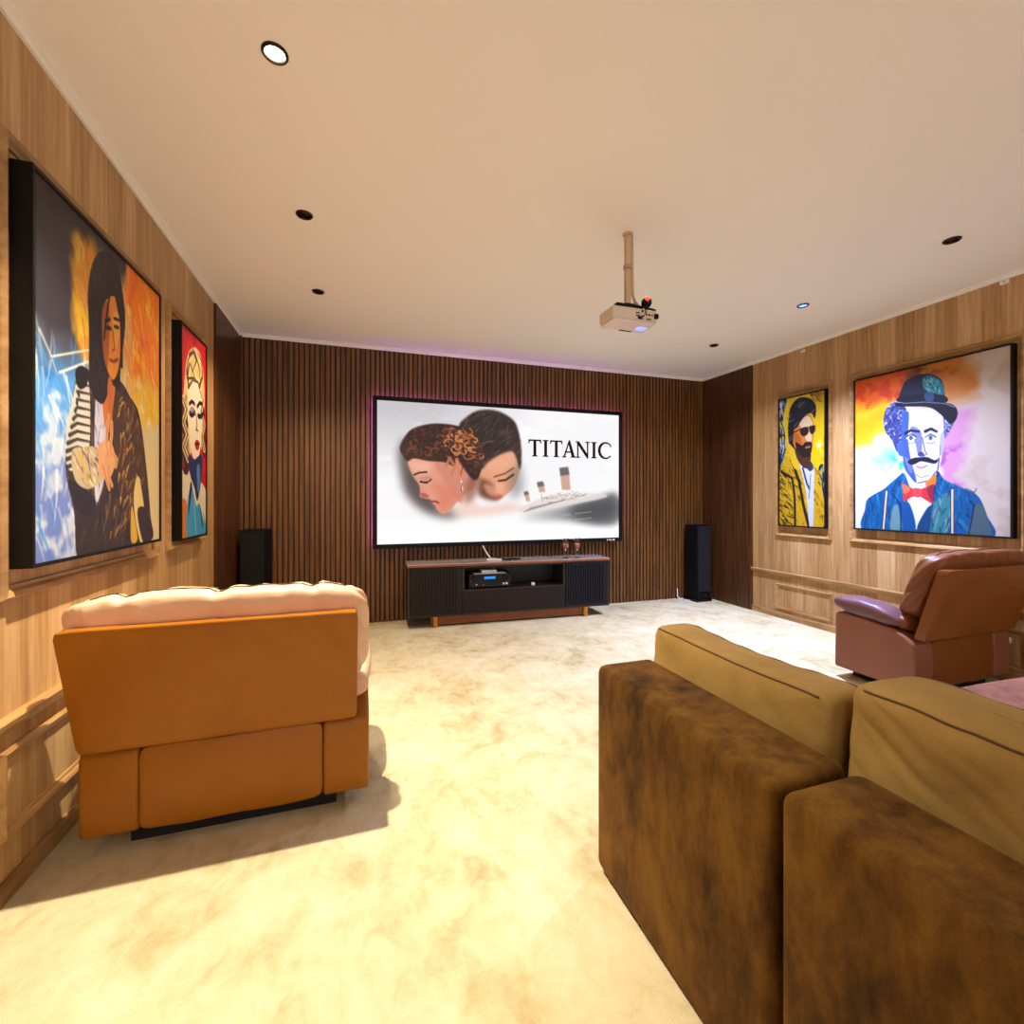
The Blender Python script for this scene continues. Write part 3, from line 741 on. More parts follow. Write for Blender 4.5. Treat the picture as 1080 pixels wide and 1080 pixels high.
def hang(name, label, img, side, x_front, y0, y1, z0, z1, depth, fr=.012):
    """canvas in a thin black tray frame on a side wall; side +1 = left wall (faces +x), -1 = right wall"""
    wall = XL if side > 0 else XR
    t = thing(name, label, 'painting', (wall, (y0 + y1) / 2, z0))
    W = y1 - y0; Hh = z1 - z0
    # canvas
    d = depth - .006
    u0 = (side * d, -W / 2 + fr, Hh - fr) if side > 0 else (side * d, W / 2 - fr, Hh - fr)
    uv = (0, W - 2 * fr, 0) if side > 0 else (0, -(W - 2 * fr), 0)
    me = picture_mesh(img, u0, uv, (0, 0, -(Hh - 2 * fr)), (side, 0, 0), .02)
    me.materials.append(M['canvas'])
    c = bpy.data.objects.new('canvas', me); C.objects.link(c); c.parent = t
    bm = bmesh.new(); s = sorted((0.001 * side, side * depth)); e = sorted((.001 * side, side * (depth - .03)))
    for a in ((-W / 2, -W / 2 + fr, 0, Hh), (W / 2 - fr, W / 2, 0, Hh), (-W / 2 + fr, W / 2 - fr, 0, fr), (-W / 2 + fr, W / 2 - fr, Hh - fr, Hh)):
        box(bm, s[0], s[1], *a)
    box(bm, e[0], e[1], -W / 2 + fr, W / 2 - fr, fr, Hh - fr)
    obj('frame', bm, 'black_frame', t)
    return t
hang('framed_painting', 'large black-framed painting of a long-haired figure in a dark jacket, blue and orange ground', art_jacket(), 1, 0, 1.815, 2.80, 1.0, 2.245, .07)
hang('framed_painting', 'narrow black-framed painting of a fair-haired woman in blue on red', art_red(), 1, 0, 3.12, 3.60, .972, 2.235, .06)
hang('framed_painting', 'narrow black-framed painting of a man in a yellow jacket and sunglasses', art_yellow(), -1, 0, 3.115, 3.615, .94, 2.218, .05)
hang('framed_painting', 'large black-framed painting of a man in bowler hat and red bow tie', art_hat(), -1, 0, 1.84, 2.862, .952, 2.23, .05)

# ------------------------------------------------------------------ projection screen
SY = YB - .085
t = thing('projection_screen', 'wide black-framed projection screen showing a film title on the slatted wall', 'screen', (.141, SY, .73))
SW, SH = 2.742, 1.478
bm = bmesh.new(); fr = .042
for a in ((0, fr, 0, SH), (SW - fr, SW, 0, SH), (fr, SW - fr, 0, fr), (fr, SW - fr, SH - fr, SH)):
    box(bm, a[0], a[1], 0, .04, a[2], a[3])
box(bm, fr, SW - fr, .022, .04, fr, SH - fr)
obj('frame', bm, 'black', t)
me = picture_mesh(art_film(), (fr, .008, SH - fr), (SW - 2 * fr, 0, 0), (0, 0, -(SH - 2 * fr)), (0, -1, 0), .012)
me.materials.append(M['screen'])
scr = bpy.data.objects.new('screen_surface', me); C.objects.link(scr); scr.parent = t
# title lettering: serif capitals built as thin outlines
def letter_polys(ch):
    """closed outlines on a unit-high cap grid; returns (polys, advance)"""
    if ch == 'T':
        return [[(.0, .80), (.02, 1.0), (.80, 1.0), (.82, .80), (.79, .80), (.74, .93), (.49, .94), (.49, .05), (.58, .03), (.58, 0), (.24, 0), (.24, .03), (.33, .05), (.33, .94), (.08, .93), (.03, .80)]], .84
    if ch == 'I':
        return [[(0, 0), (.36, 0), (.36, .03), (.26, .06), (.26, .94), (.36, .97), (.36, 1), (0, 1), (0, .97), (.10, .94), (.10, .06), (0, .03)]], .38
    if ch == 'A':
        return [[(0, 0), (.28, 0), (.28, .03), (.19, .05), (.27, .30), (.57, .30), (.63, .36), (.29, .36), (.44, .80), (.66, .05), (.58, .03), (.58, 0), (.94, 0), (.94, .03), (.84, .06), (.52, 1.04), (.46, 1.04), (.11, .06), (0, .03)]], .90
    if ch == 'N':
        return [[(0, 0), (.28, 0), (.28, .03), (.18, .06), (.18, .78), (.80, -.03), (.86, -.03), (.86, .94), (.96, .97), (.96, 1), (.68, 1), (.68, .97), (.79, .94), (.79, .26), (.22, 1), (0, 1), (0, .97), (.11, .92), (.11, .06), (0, .03)]], 1.0
    if ch == 'C':
        o = []
        for k in range(25):
            a = math.radians(42 + k * (276 / 24)); o.append((.52 + .52 * math.cos(a), .5 + .53 * math.sin(a)))
        i = []
        for k in range(25):
            a = math.radians(318 - k * (276 / 24)); i.append((.57 + .41 * math.cos(a), .5 + .46 * math.sin(a)))
        return [o + i + [(.88, .72), (.92, .72)]], .95
bm = bmesh.new(); word = 'TITANIC'; gap = .10
tot = sum(letter_polys(c)[1] for c in word) + gap * 6 - .20
tx0, tx1, tz, th = 1.685 - .141 + .055, 2.745 - .141, 2.00 - .73 - .330, .178
kx = (tx1 - tx0) / tot; cx = 0
for ci, c in enumerate(word):
    if c == 'A': cx -= .13
    polys, adv = letter_polys(c)
    for P in polys:
        area = sum(a[0] * b[1] - b[0] * a[1] for a, b in zip(P, P[1:] + P[:1])); sg = 1 if area > 0 else -1; Q = []
        for i in range(len(P)):
            a, b, c2 = (Vector(P[i - 1]), Vector(P[i]), Vector(P[(i + 1) % len(P)]))
            d1 = (b - a).normalized(); d2 = (c2 - b).normalized()
            nn = Vector((d1.y + d2.y, -d1.x - d2.x)); nn = nn.normalized() if nn.length > 1e-4 else Vector((d1.y, -d1.x))
            Q.append(b + nn * sg * .020)
        pp = [(tx0 + (cx + q_.x) * kx, tz + q_.y * th) for q_ in Q]
        v0 = [bm.verts.new((x_, .0068, z_)) for x_, z_ in pp]; v1 = [bm.verts.new((x_, .0085, z_)) for x_, z_ in pp]
        n = len(pp); f = bm.faces.new(v0); f.normal_update()
        for i in range(n): bm.faces.new((v0[i], v0[(i + 1) % n], v1[(i + 1) % n], v1[i]))
    cx += adv + gap - (.07 if c == 'A' else 0)
bmesh.ops.triangulate(bm, faces=[f for f in bm.faces if len(f.verts) > 4])
bmesh.ops.recalc_face_normals(bm, faces=bm.faces)
o = obj('title_lettering', bm, 'black', scr); o['label'] = 'black serif lettering reading TITANIC'
bm = bmesh.new()
for k, w_ in enumerate((.012, .018, .012, .02)):
    box(bm, SW - .20 + k * .026, SW - .20 + k * .026 + w_, -.002, .0, .010, .026)
obj('maker_mark', bm, 'white_plastic', t)
bm = bmesh.new()
box(bm, .01, SW - .01, .0402, .048, SH - .022, SH - .01); box(bm, .01, .022, .0402, .048, .03, SH - .022); box(bm, SW - .022, SW - .01, .0402, .048, .03, SH - .022)
o = obj('light_strip', bm, 'led', t); o['label'] = 'violet light strip behind the frame'
for xx in (.5, SW - .5): obj('wall_bracket', B(xx - .05, xx + .05, .04, .0848, .5, .9), 'black', t)

# ------------------------------------------------------------------ media cabinet
ANG = math.radians(-2.6)
t = thing('media_cabinet', 'long low dark media cabinet with ribbed doors under the screen', 'cabinet', (.44, 4.365, 0), ANG)
CW, CD, CT, CB = 2.05, .325, .585, .105
M['cab_side'] = two_tone('charcoal brown wood', srgb(32, 22, 19), srgb(44, 32, 28), 3, .4, (1, 10, 10))
M['cab_door'] = base_mat('dark ribbed veneer', srgb(32, 24, 22), .5, 0, .22)
M['cab_door_cool'] = base_mat('dark blue ribbed veneer', srgb(20, 20, 27), .5, 0, .22)
M['cab_top_reflection'] = two_tone('polished top with screen reflection', srgb(150, 134, 126), srgb(176, 160, 150), 2, .15, (1, 8, 8), .3, .7, None, .9)  # pale tone stands for the screen's light mirrored in the top
M['niche'] = base_mat('niche black', srgb(16, 13, 14), .5)
M['copper'] = two_tone('copper wood edge', srgb(124, 66, 32), srgb(146, 82, 44), 4, .35, (1, 8, 8))
N0, N1, NZ0, NZ1 = .53, 1.54, .345, .555
for nm, bx in (('side_panel', (0, .02, 0, CD, CB - .06, CT)), ('side_panel', (CW - .02, CW, 0, CD, CB, CT)), ('bottom_panel', (.02, CW - .02, .0, CD, CB, CB + .02)),
               ('back_panel', (.02, CW - .02, CD - .015, CD, CB + .02, CT)), ('divider', (N0 - .02, N0, .003, CD - .015, CB + .02, CT)), ('divider', (N1, N1 + .02, .003, CD - .015, CB + .02, CT)),
               ('shelf', (N0, N1, .003, CD - .015, NZ0 - .02, NZ0)), ('top_rail', (N0, N1, .003, CD - .015, NZ1, CT))):
    obj(nm, B(*bx), 'cab_side', t, bevel=.0015)
bm = B(-.004, CW + .004, -.004, CD + .004, CT, CT + .016)
obj('top', bm, 'cab_top_reflection', t, bevel=.003)
bm = B(-.006, CW + .006, -.007, -.0042, CT - .010, CT + .008)
obj('edge_trim', bm, 'copper', t)
bm = bmesh.new()
box(bm, N0 + .001, N1 - .001, CD - .018, CD - .0155, NZ0 + .001, NZ1 - .001)
obj('niche_back', bm, 'niche', t)
def ribbed(x0, x1, mat):
    bm = B(x0, x1, -.004, .012, CB + .022, CT - .016)
    n = 15; p = (x1 - x0 - .06) / n
    for i in range(n):
        a = x0 + .03 + i * p
        box(bm, a, a + p * .55, -.013, -.004, CB + .05, CT - .04)
    return obj('door', bm, mat, t)
ribbed(.024, N0 - .024, 'cab_door'); ribbed(N1 + .024, CW - .024, 'cab_door_cool')
bm = B(N0 - .016, N1 + .016, -.006, .002, CB + .022, NZ0 - .014)
obj('drop_front', bm, 'cab_door', t, bevel=.002)
bm = B(.22, CW - .22, .05, .07, .02, CB); obj('plinth', bm, 'copper', t)
for lx in (.26, 1.80):
    for ly in (.02, CD - .06):
        obj('leg', lathe(bmesh.new(), [(0, 0), (.022, 0), (.026, .01), (.026, CB), (0, CB)], 16, (lx, ly + .02, 0)), 'gold', t, smooth=True, angle=40)
def cab(x, y, z):
    return Vector((.44, 4.365, 0)) + Matrix.Rotation(ANG, 3, 'Z') @ Vector((x, y, z))

# receiver in the niche
t = thing('av_receiver', 'black amplifier with a blue display inside the cabinet niche', 'amplifier', cab(.58, .035, NZ0), ANG)
obj('body', B(0, .42, .012, .25, .012, .140), 'black', t, bevel=.004)
obj('front_panel', B(.004, .416, .0, .012, .014, .138), 'black_gloss', t)
obj('display', B(.15, .26, -.002, .0, .088, .112), 'vfd', t)
bm = B(.05, .37, .002, .10, .1385, .142); obj('top_edge', bm, 'white_plastic', t)
for kx_, kz, r, mt in ((.05, .095, .022, 'black'), (.365, .10, .024, 'black'), (.07, .04, .008, 'chrome'), (.14, .035, .006, 'gold'), (.34, .04, .012, 'chrome'), (.37, .042, .014, 'chrome')):
    bm = lathe(bmesh.new(), [(0, 0), (r, 0), (r, .014), (r * .85, .018), (0, .018)], 18)
    bmesh.ops.rotate(bm, verts=bm.verts, cent=(0, 0, 0), matrix=Matrix.Rotation(PI / 2, 3, 'X'))
    bmesh.ops.translate(bm, verts=bm.verts, vec=(kx_, -.0002, kz))
    obj('knob', bm, mt, t, smooth=True, angle=40)
for fx in (.05, .37):
    for fy in (.04, .21):
        obj('foot', lathe(bmesh.new(), [(0, 0), (.014, 0), (.014, .012), (0, .012)], 12, (fx, fy, 0)), 'black', t)

t = thing('set_top_box', 'small pale flat box lying on top of the amplifier', 'box', cab(.71, .06, NZ0 + .142), ANG)
obj('case', B(0, .15, 0, .10, 0, .03), 'white_plastic', t, bevel=.006)
obj('foot_pad', B(.02, .13, .02, .08, -.0015, 0.0), 'black', t)
t = thing('charger_plug', 'tiny white plug lying on the empty right side of the niche', 'plug', cab(1.22, .05, NZ0), ANG)
obj('plug_body', B(0, .035, 0, .035, 0, .026), 'white_plastic', t, bevel=.005)
obj('prongs', B(.010, .025, .035, .05, .010, .016), 'chrome', t)

# remotes on top
TZ = CT + .016
def remote(name, x, y, rz, mat, label, l=.15):
    t = thing(name, label, 'remote control', cab(x, y, TZ), ANG + rz, 'remote controls on the cabinet')
    obj('case', soft_box(.042, l, .018, 6, 8, lambda q, w: w + Vector((0, 0, .009))), mat, t, smooth=True)
    bm = bmesh.new()
    for i in range(3):
        for j in range(5):
            box(bm, -.013 + i * .010, -.007 + i * .010, -.05 + j * .02, -.04 + j * .02, .0175, .0195)
    obj('buttons', bm, 'black' if mat == 'white_plastic' else 'chrome', t)
remote('remote_control', .845, .10, 1.3, 'white_plastic', 'white remote control on the cabinet, beside the loose cable')
remote('remote_control', .95, .13, .9, 'black_gloss', 'black remote control on the cabinet between another black remote and the white one')
remote('remote_control', 1.06, .12, 1.2, 'black_gloss', 'black remote control farthest right on the cabinet, nearer the wine glasses', .12)

# white cable from the screen to the cabinet top
p0 = Vector((1.215, 4.722, .80)); p1 = cab(.835, .20, TZ + .006)
pts = [p0 + (p1 - p0) * k / 6 + Vector((0, 0, -.02 * math.sin(PI * k / 6))) for k in range(7)] + [p1 + Vector((.03, -.02, .0)), p1 + Vector((.05, -.05, .001))]
tag(obj('cable', tube(bmesh.new(), pts, .007), 'white_plastic', smooth=True), 'white cable hanging from behind the screen down to the cabinet top', 'cable')

# wine glasses
def wine_glass(x, y, label):
    t = thing('wine_glass', label, 'wine glass', cab(x, y, TZ), 0, 'wine glasses on the cabinet')
    obj('glass_bowl', lathe(bmesh.new(), [(0, 0), (.034, 0), (.034, .002), (.006, .006), (.0035, .02), (.0035, .075), (.010, .085), (.030, .11), (.037, .14), (.036, .18), (.033, .205), (.0318, .205), (.0345, .18), (.0355, .14), (.0285, .112), (.008, .088), (0, .086)], 28), 'glass', t, smooth=True, angle=60)
    obj('wine', lathe(bmesh.new(), [(0, .0872), (.0075, .089), (.0278, .1125), (.0345, .138), (.0345, .142), (0, .142)], 24), 'wine', t, smooth=True, angle=50)
    return t
wine_glass(1.605, .10, 'left of the two stemmed glasses holding red orange wine on the cabinet')
wine_glass(1.735, .10, 'right of the two stemmed glasses holding red orange wine on the cabinet')

# ------------------------------------------------------------------ tower speakers
def speaker(x, y, rz, label, hgt):
    t = thing('tower_speaker', label, 'speaker', (x, y, 0), rz, 'floor standing speakers')
    w, d = .20, .20
    obj('cabinet', B(-w / 2, w / 2, -d / 2, d / 2, .03, hgt), 'speaker_black', t, bevel=.006)
    obj('grille', B(-w / 2 + .008, w / 2 - .008, -d / 2 - .012, -d / 2, .12, hgt - .015), base_mat('grille cloth', srgb(7, 7, 9), .95), t, bevel=.004)
    obj('base', B(-w / 2 - .015, w / 2 + .015, -d / 2 - .01, d / 2 + .015, 0, .03), 'black_gloss', t, bevel=.004)
    bm = lathe(bmesh.new(), [(0, 0), (.010, 0), (.010, .002), (0, .002)], 16)
    bmesh.ops.rotate(bm, verts=bm.verts, cent=(0, 0, 0), matrix=Matrix.Rotation(PI / 2, 3, 'X'))
    bmesh.ops.translate(bm, verts=bm.verts, vec=(.02, -d / 2 - .0002, .075))
    obj('badge', bm, 'chrome', t)
    return t
speaker(3.875, 4.585, .06, 'black tower speaker in the right corner, white dot near its foot', .905)
speaker(-.845, 4.60, -.12, 'black tower speaker in the left corner beyond the tan recliner', .945)

tag(obj('wall_hook', lathe(bmesh.new(), [(0, 0), (.012, 0), (.012, .01), (.006, .02), (0, .022)], 14), 'chrome', smooth=True, angle=40), 'tiny bright hook on the slatted wall left of the right speaker', 'hook')
wh_ = bpy.data.objects['wall_hook']; wh_.location = (3.68, YB, .79); wh_.rotation_euler = (PI / 2, 0, 0)
tag(obj('speaker_cable', tube(bmesh.new(), [(3.70, YB - .006, .12), (3.69, 4.72, .03), (3.69, 4.66, .008), (3.72, 4.60, .008), (3.735, 4.55, .008)], .006), 'white_plastic', smooth=True), 'short pale cable at the foot of the right tower speaker', 'cable')

# small white fittings high on the right wall
for y, z, w_, lb in ((1.90, 2.655, .045, 'small white wall fitting high above the bowler hat painting'), (3.37, 2.64, .04, 'small white wall fitting high above the yellow jacket painting')):
    t = thing('wall_sensor', lb, 'sensor', (XR, y, z), 0, 'white fittings high on the right wall')
    obj('case', B(-.016, -.0005, -w_ / 2, w_ / 2, -.013, .013), 'white_plastic', t, bevel=.003)
    obj('window', B(-.018, -.016, -.008, .002, -.006, .006), 'beige_paint', t)

# ------------------------------------------------------------------ downlights
def downlight(x, y, label, lens, power, col, size=120, blend=.6):
    t = thing('downlight', label, 'ceiling light', (x, y, H), 0, 'recessed ceiling downlights')
    obj('trim_ring', lathe(bmesh.new(), [(.042, -.0006), (.042, -.004), (.038, -.008), (.033, -.008), (.030, -.002), (.030, -.0006)], 32), base_mat('bronze trim', srgb(50, 34, 22), .35, .6), t, smooth=True, angle=40)
    obj('lens', lathe(bmesh.new(), [(0, -.0035), (.0305, -.0015), (.0305, -.0006)], 32), lens, t, smooth=True)
    ld = bpy.data.lights.new('downlight_beam', 'SPOT'); ld.energy = power; ld.color = col; ld.spot_size = math.radians(size); ld.spot_blend = blend
    ld.shadow_soft_size = .022
    lo = bpy.data.objects.new('downlight_beam', ld); C.objects.link(lo); lo.parent = t; lo.location = (0, 0, -.035)
WARM, NEUT, COOL = (1, .80, .55), (1, .88, .74), (.72, .82, 1)
downlight(-.26, 1.72, 'downlight with bright white lens, nearest the camera on the left', 'lens_white', 235, (1, .90, .70), 102, 1)
downlight(-.262, 2.65, 'dark downlight in the left row, second from the camera', 'lens_off', 14, WARM, 130)
downlight(-.265, 3.60, 'dark downlight in the left row, closest to the slatted wall', 'lens_off', 55, WARM, 130)
downlight(3.24, 1.734, 'dark downlight on the right, largest and nearest the camera', 'lens_off', 14, COOL, 120)
downlight(3.25, 2.683, 'downlight with blue glowing lens, middle of the right row', 'lens_blue', 380, (.50, .60, 1), 124, 1)
downlight(3.275, 3.65, 'dark downlight in the right row, closest to the slatted wall', 'lens_off', 30, COOL, 130)

# ------------------------------------------------------------------ projector on its ceiling mount
t = thing('projector_mount', 'beige ceiling pole with black plate holding the projector', 'mount', (1.44, 2.27, H))
PB = 2.245
obj('ceiling_flange', lathe(bmesh.new(), [(0, 0), (.028, 0), (.028, -.006), (.02, -.012), (0, -.012)], 20), 'beige_paint', t, smooth=True, angle=40)
obj('pole', B(-.017, .017, -.012, .012, -(H - PB - .045), -.012), 'beige_paint', t, bevel=.004)
obj('joint_collar', lathe(bmesh.new(), [(.019, 0), (.024, 0), (.024, .02), (.019, .02)], 16, (0, 0, -.20)), base_mat('pinkish collar', srgb(190, 140, 120), .5), t)
bm = B(-.03, .03, -.03, .03, -(H - PB - .036), -(H - PB - .055)); box(bm, -.105, .06, -.06, .055, -(H - PB - .003), -(H - PB - .036))
obj('mount_plate', bm, 'black', t, bevel=.003)
obj('power_cable', tube(bmesh.new(), [(.024, -.004, -.012), (.026, -.006, -.2), (.026, -.008, -.34), (.034, -.02, -.385), (.05, -.03, -.412)], .008), 'beige_paint', t, smooth=True)

t = thing('projector', 'off white projector hanging from the ceiling pole', 'projector', (1.42, 2.235, 2.165))
PW, PD, PH = .28, .15, .078
bm = B(-PW / 2, PW / 2, -PD / 2, PD / 2, .012, PH)
obj('body', bm, 'projector', t, bevel=.014, seg=3)
bm = B(-PW / 2 + .006, PW / 2 - .006, -PD / 2 + .006, PD / 2 - .006, 0, .014)
obj('base_cover', bm, 'projector_under', t, bevel=.006)
bm = lathe(bmesh.new(), [(.026, 0), (.030, 0), (.030, .02), (.026, .02)], 24)
bmesh.ops.rotate(bm, verts=bm.verts, cent=(0, 0, 0), matrix=Matrix.Rotation(-PI / 2, 3, 'X')); bmesh.ops.translate(bm, verts=bm.verts, vec=(-.07, PD / 2, .042))
obj('lens_barrel', bm, 'black', t, smooth=True, angle=40)
bm = lathe(bmesh.new(), [(0, .008), (.026, .006)], 24)
bmesh.ops.rotate(bm, verts=bm.verts, cent=(0, 0, 0), matrix=Matrix.Rotation(-PI / 2, 3, 'X')); bmesh.ops.translate(bm, verts=bm.verts, vec=(-.07, PD / 2, .042))
obj('lens', bm, 'proj_lens', t)
obj('front_foot', B(-PW / 2 + .02, -PW / 2 + .09, PD / 2 - .03, PD / 2 - .008, -.006, 0), 'white_plastic', t, bevel=.002)
obj('status_window', B(.055, .115, -.02, .03, -.0015, .0), 'proj_window', t)
obj('vent', B(-.02, .06, .055, .068, -.0012, 0), 'black', t)
bm = bmesh.new()
for px, pz, pw, ph in ((.012, .05, .022, .006), (.012, .036, .022, .006), (.085, .046, .012, .010), (.068, .046, .010, .010), (.103, .046, .008, .008), (.03, .022, .03, .008), (.075, .022, .012, .007), (.09, .022, .012, .007), (.042, .062, .012, .010)):
    box(bm, px - pw / 2, px + pw / 2, -PD / 2 - .0015, -PD / 2 + .001, pz - ph / 2, pz + ph / 2)
obj('socket', bm, 'black', t)
obj('cable_plug', B(.115, .137, -PD / 2 - .014, -PD / 2 + .002, .028, .054), 'black', t, bevel=.003)
obj('signal_cable', tube(bmesh.new(), [(.01, -PD / 2 - .004, .024), (.035, -PD / 2 - .022, .026), (.052, -PD / 2 - .018, .05), (.055, -PD / 2 - .004, .082), (.06, -.05, .092)], .0045), 'black', t, smooth=True)

t = thing('sensor_puck', 'round black device with a red light on top of the projector', 'sensor', (1.505, 2.185, 2.167 + PH))
obj('bracket', tube(bmesh.new(), [(0, 0, 0), (0, 0, .03)], .012), 'black', t)
obj('shell', lathe(bmesh.new(), [(0, .018), (.020, .022), (.028, .036), (.028, .054), (.018, .064), (0, .066)], 24), 'black_gloss', t, smooth=True)
bm = bmesh.new(); bmesh.ops.create_uvsphere(bm, u_segments=14, v_segments=8, radius=.011); bmesh.ops.translate(bm, verts=bm.verts, vec=(-.010, -.022, .054))
obj('red_light', bm, 'ir_red', t, smooth=True)
obj('arm', tube(bmesh.new(), [(0, 0, .012), (.03, 0, .012), (.052, -.01, .002)], .006), 'black', t, smooth=True)

# ------------------------------------------------------------------ recliners
def make_recliner(label, loc, ml, mc, ms, wrinkle=1.0, bw=.925, bs=-.012):
    t = thing('recliner_armchair', label, 'armchair', loc, 0, None)
    f = 1.0
    # arms: side bodies with a rounded rear top
    for s in (-1, 1):
        prof = [(0, .065), (-.012, .20), (-.004, .345), (.05, .385), (.12, .415), (.30, .438), (.45, .446), (.475, .43), (.48, .065)]
        bm = prism(bmesh.new(), prof, 0, s * .295 if s > 0 else -.465, s * .465 if s > 0 else -.295)
        # belly the outer face a little
        bmesh.ops.subdivide_edges(bm, edges=[e for e in bm.edges if abs(e.verts[0].co.x - e.verts[1].co.x) > .1], cuts=3)
        a = obj('arm', bm, ms, t, bevel=.022, seg=3)
        def pad(q, w, s=s):
            k = 1 - .25 * abs(q.y) ** 3
            z = w.z * k + .495 + .012 * q.y - .035 * max(0, -q.y) ** 2 + .004 * wr(w, 14, s)
            return Vector((w.x + s * .387, w.y + .295, z + .004 * wr(w, 26, 3)))
        p = obj('arm_pad', soft_box(.185, .43, .115, 3.2, 18, pad), mc if ml == 'tan_leather' else 'brown_pad_highlight', t, smooth=True)
    # seat, front rest, base
    def seat(q, w):
        return Vector((w.x, w.y + .245, w.z + .345 + .012 * (1 - q.x ** 2) + .004 * wr(w, 9, 5)))
    obj('seat_cushion', soft_box(.585, .44, .17, 5, 16, seat), mc, t, smooth=True)
    obj('foot_rest', soft_box(.56, .07, .28, 6, 12, lambda q, w: Vector((w.x, w.y + .475, w.z + .22))), ml, t, smooth=True)
    obj('base_frame', B(-.34, .34, .06, .44, .0, .10), 'dark_under', t)
    # rear skirt
    def skirt(q, w):
        return Vector((w.x, w.y + .014 - .012 * (1 - q.x ** 2) * (1 - q.z ** 2) + .003 * wr(w, 12, 2), w.z + .21 + .008 * wr((w.x, 0, 0), 5, 8) * (q.z < -.5)))
    obj('rear_skirt', soft_box(.588, .034, .29, 16, 22, skirt), ml, t, smooth=True)
    # backrest shell: leaning panel
    def shell(q, w):
        k = (w.z + .2175) / .435
        return Vector((w.x * (1 + .01 * k) - .014, w.y - .018 - .125 * k, w.z + .5925))
    bm = soft_box(.865, .062, .435, 44, 18, shell)
    obj('back_shell', bm, ml, t, smooth=True, angle=45)
    # cushions
    def back(q, w):
        k = (w.z + .215) / .43; ax = abs(q.x); top = max(0, q.z)
        pinch = 0
        for sx in (-.62, -.05, .60):
            pinch += math.exp(-((q.x - sx) / .045) ** 2)
        edge = max(0, ax - .82) / .18
        pinch *= wrinkle; edge *= wrinkle
        wrk = .012 * wrinkle * wr((w.x * 2.2, w.y, w.z * .6), 9, 3) + .008 * wr((w.x * 2.5, w.y, w.z), 22, 1) * (.4 + edge)
        ruf = .014 * math.sin(q.z * 9 + q.y * 7) * edge
        zz = w.z + .690 + .010 * wr((w.x, 0, 0), 5, 4) * top - .014 * pinch * top ** 3 + .022 * edge * top * (1 if q.x > 0 else .4)
        return Vector((w.x + bs + ruf, w.y * (1 - .10 * pinch * top) + .075 - .15 * k + wrk * .7, zz + wrk * .5 * top))
    bc = obj('back_cushion', soft_box(bw, .165, .43, 5.0, 44, back), mc, t, smooth=True)
    pts = []
    for i in range(33):
        x = (-.47 + .94 * i / 32) * bw
        q = Vector((x / (bw / 2), .05, .99)); q = q / (sum(abs(c) ** 5.0 for c in q) ** (1 / 5.0)); w = Vector((q.x * bw / 2, q.y * .0825, q.z * .215))
        p = back(q, w); pts.append(p + Vector((0, 0, .0015)))
    obj('seam', tube(bmesh.new(), pts, .0028, 6), 'seam', bc, smooth=True)
    def lumb(q, w):
        return Vector((w.x, w.y + .085 + .005 * wr(w, 12, 6), w.z + .455 + .004 * wr(w, 15, 4)))
    obj('lumbar_cushion', soft_box(bw + .005, .13, .15, 3.0, 18, lumb), mc, t, smooth=True)
    return t
M['brown_pad_highlight'] = leather('brown arm leather cool highlight', srgb(104, 70, 76), srgb(118, 80, 84))  # bluish highlight on the arm pads mixed into their base colour
M['brown_cushion'] = leather('brown leather cushion', srgb(110, 60, 30), srgb(124, 70, 38))
make_recliner('wide tan leather recliner with plump cushion coloured pale as if lit, seen from behind on the left', (-.42, 1.93, 0), 'tan_leather', 'tan_cushion_lit', 'tan_leather')
make_recliner('brown leather recliner beside the right wall below the bowler hat painting', (3.585, 1.86, 0), 'brown_leather', 'brown_cushion', 'brown_side_cool_lit', .35, .87, .0)

# ------------------------------------------------------------------ sectional sofa
t = thing('sectional_sofa', 'big brown suede sectional sofa with low back in the right foreground', 'sofa', (.745, 0, 0))
def slab(x0, x1, y0, y1, z0, z1, mat, name, n=26, cuts=26, fn=None):
    cxx, cyy, czz = (x0 + x1) / 2, (y0 + y1) / 2, (z0 + z1) / 2
    def f(q, w):
        p = Vector((w.x + cxx, w.y + cyy, w.z + czz))
        return p + Vector((.004 * wr(p, 3, 1), .003 * wr(p, 3, 4), .003 * wr(p, 4, 7) * (q.z > 0)))
    return obj(name, soft_box(x1 - x0, y1 - y0, z1 - z0, n, cuts, f), mat, t, smooth=True, angle=60)
def rslab(x0, x1, y0, y1, z0, z1, mat, name, r=.03):
    bm = B(x0, x1, y0, y1, z0, z1)
    bmesh.ops.bevel(bm, geom=bm.edges[:], offset=r, segments=5, profile=.5, affect='EDGES')
    o = obj(name, bm, mat, t, smooth=True, angle=60)
    return o
rslab(0, .213, .682, 1.367, .012, .672, 'suede', 'backrest', .028)
rslab(0, .213, -.55, .670, .012, .672, 'suede', 'backrest', .028)
rslab(.214, 2.55, -.55, 1.215, .012, .27, 'suede', 'base', .025)
def seatf(q, w):
    return Vector((w.x + 1.385, w.y + .333, w.z + .36 + .006 * wr(w, 2.2, 3) + .012 * (1 - q.x ** 2)))
o = obj('seat_mattress', soft_box(2.33, 1.77, .18, 14, 26, seatf), 'suede_pink_lit', t, smooth=True, angle=60); o['label'] = 'flat brown suede seat coloured as if in pink light'

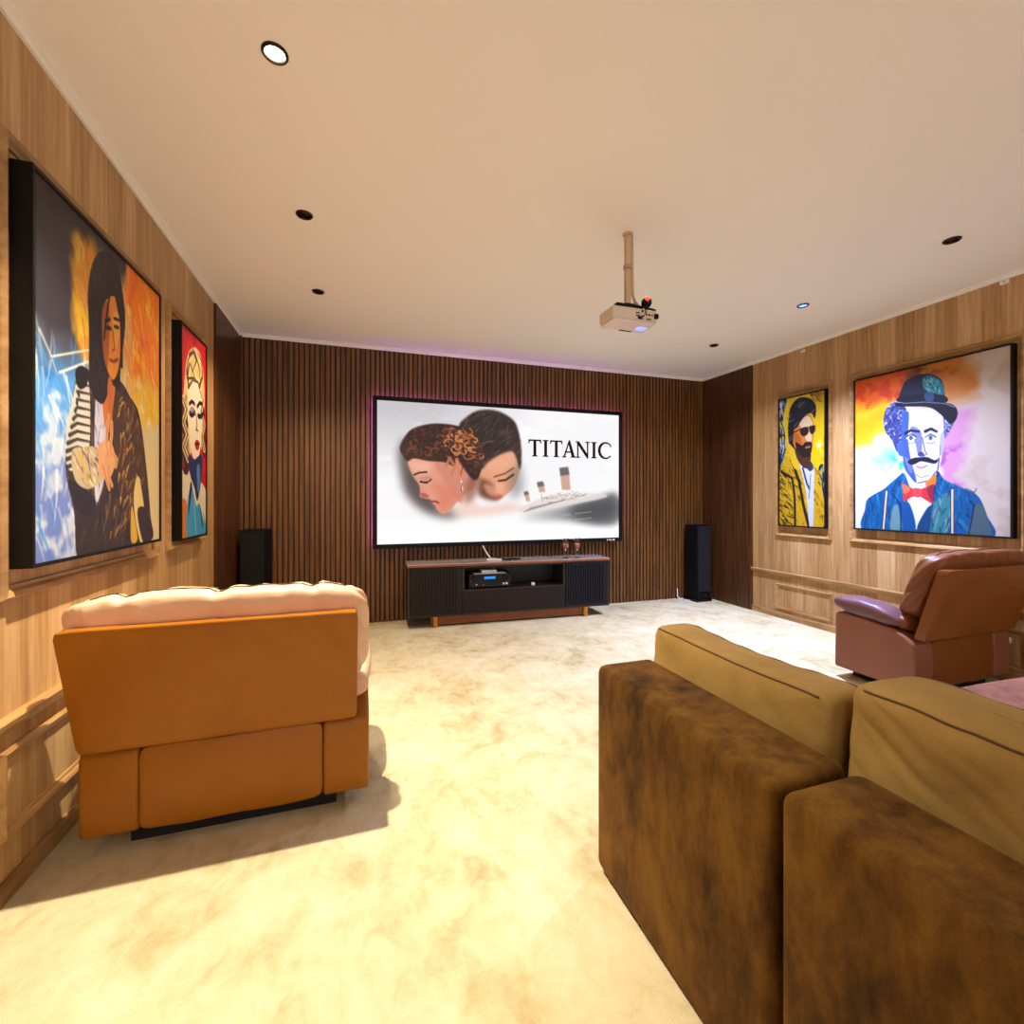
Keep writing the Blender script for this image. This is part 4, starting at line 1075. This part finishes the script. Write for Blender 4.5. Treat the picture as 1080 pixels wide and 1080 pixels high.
def pillow(label, y0, y1, z0, z1, x0, thick, seed, lean, wrinkle):
    t = thing('sofa_cushion', label, 'cushion', (x0 + thick / 2, (y0 + y1) / 2, z0), 0, 'tan cushions along the sofa back')
    W, Hh = y1 - y0, z1 - z0
    def f(q, w):
        e = max(abs(q.y), abs(q.z))
        th = w.x * (1 - .18 * e ** 4) * (1 + .10 * wr((0, w.y, w.z), 4, seed))
        k = (w.z + Hh / 2) / Hh
        crease = wrinkle * (.7 * wr((w.y * 1.6, w.z, w.x), 7, seed) + 1.1 * (.35 - abs(wr((w.y * 1.7 - w.z * 2.6, (w.y + w.z) * .45, w.x * .5), 6, seed + 2))) * (.4 + .6 * abs(wr((0, w.y, w.z), 4, seed + 5)) * 2))
        sag = -.020 * (1 - q.y ** 2) * max(0, q.z)
        return Vector((th + lean * k + crease * (1 if q.x < 0 else -1), w.y + .004 * wr(w, 16, seed), w.z + Hh / 2 + sag + crease * .4 * max(0, q.z)))
    b = obj('cover', soft_box(thick, W, Hh, 9.0, 72, f), 'olive_tan', t, smooth=True)
    for s, r in ((-1, .0026), (1, .0045)):
        pts = []
        for i in range(41):
            yy = -W * .485 + W * .97 * i / 40
            q = Vector((s * .93, yy / (W / 2), .93)); k5 = sum(abs(c) ** 9 for c in q) ** (1 / 9); q = q / k5
            p = f(q, Vector((q.x * thick / 2, q.y * W / 2, q.z * Hh / 2)))
            pts.append(p + Vector((s * .001, .0, .001 + (.0015 * math.sin(i * .9) if s > 0 else 0))))
        obj('piping', tube(bmesh.new(), pts, r, 6), 'olive_seam', b, smooth=True)
    return t
pillow('smooth olive tan box cushion against the far end of the sofa back', .765, 1.43, .47, .775, .970, .165, 2, .03, .004)
pillow('creased plump olive tan cushion nearest the camera on the sofa', -.16, .752, .475, .825, .978, .23, 7, .04, .016)

# ------------------------------------------------------------------ added fill light, entering where the rear wall is left open
w = bpy.data.worlds.new('rear_fill'); bpy.context.scene.world = w; w.use_nodes = True
bg = w.node_tree.nodes['Background']; bg.inputs['Color'].default_value = (.98, .96, .95, 1); bg.inputs['Strength'].default_value = 0.9

# ------------------------------------------------------------------ camera and view
cd = bpy.data.cameras.new('camera'); cam = bpy.data.objects.new('camera', cd); C.objects.link(cam)
cam.location = (0, 0, CAM_H); cam.rotation_euler = (PI / 2, 0, -.3215)
cd.sensor_width = 36; cd.lens = 490.37 * 36 / 1080; cd.shift_y = -(540 - 526) / 1080; cd.clip_start = .05
sc = bpy.context.scene; sc.camera = cam
vs = sc.view_settings; vs.view_transform = 'Standard'; vs.look = 'None'; vs.exposure = 1.0; vs.gamma = 1; vs.use_curve_mapping = False
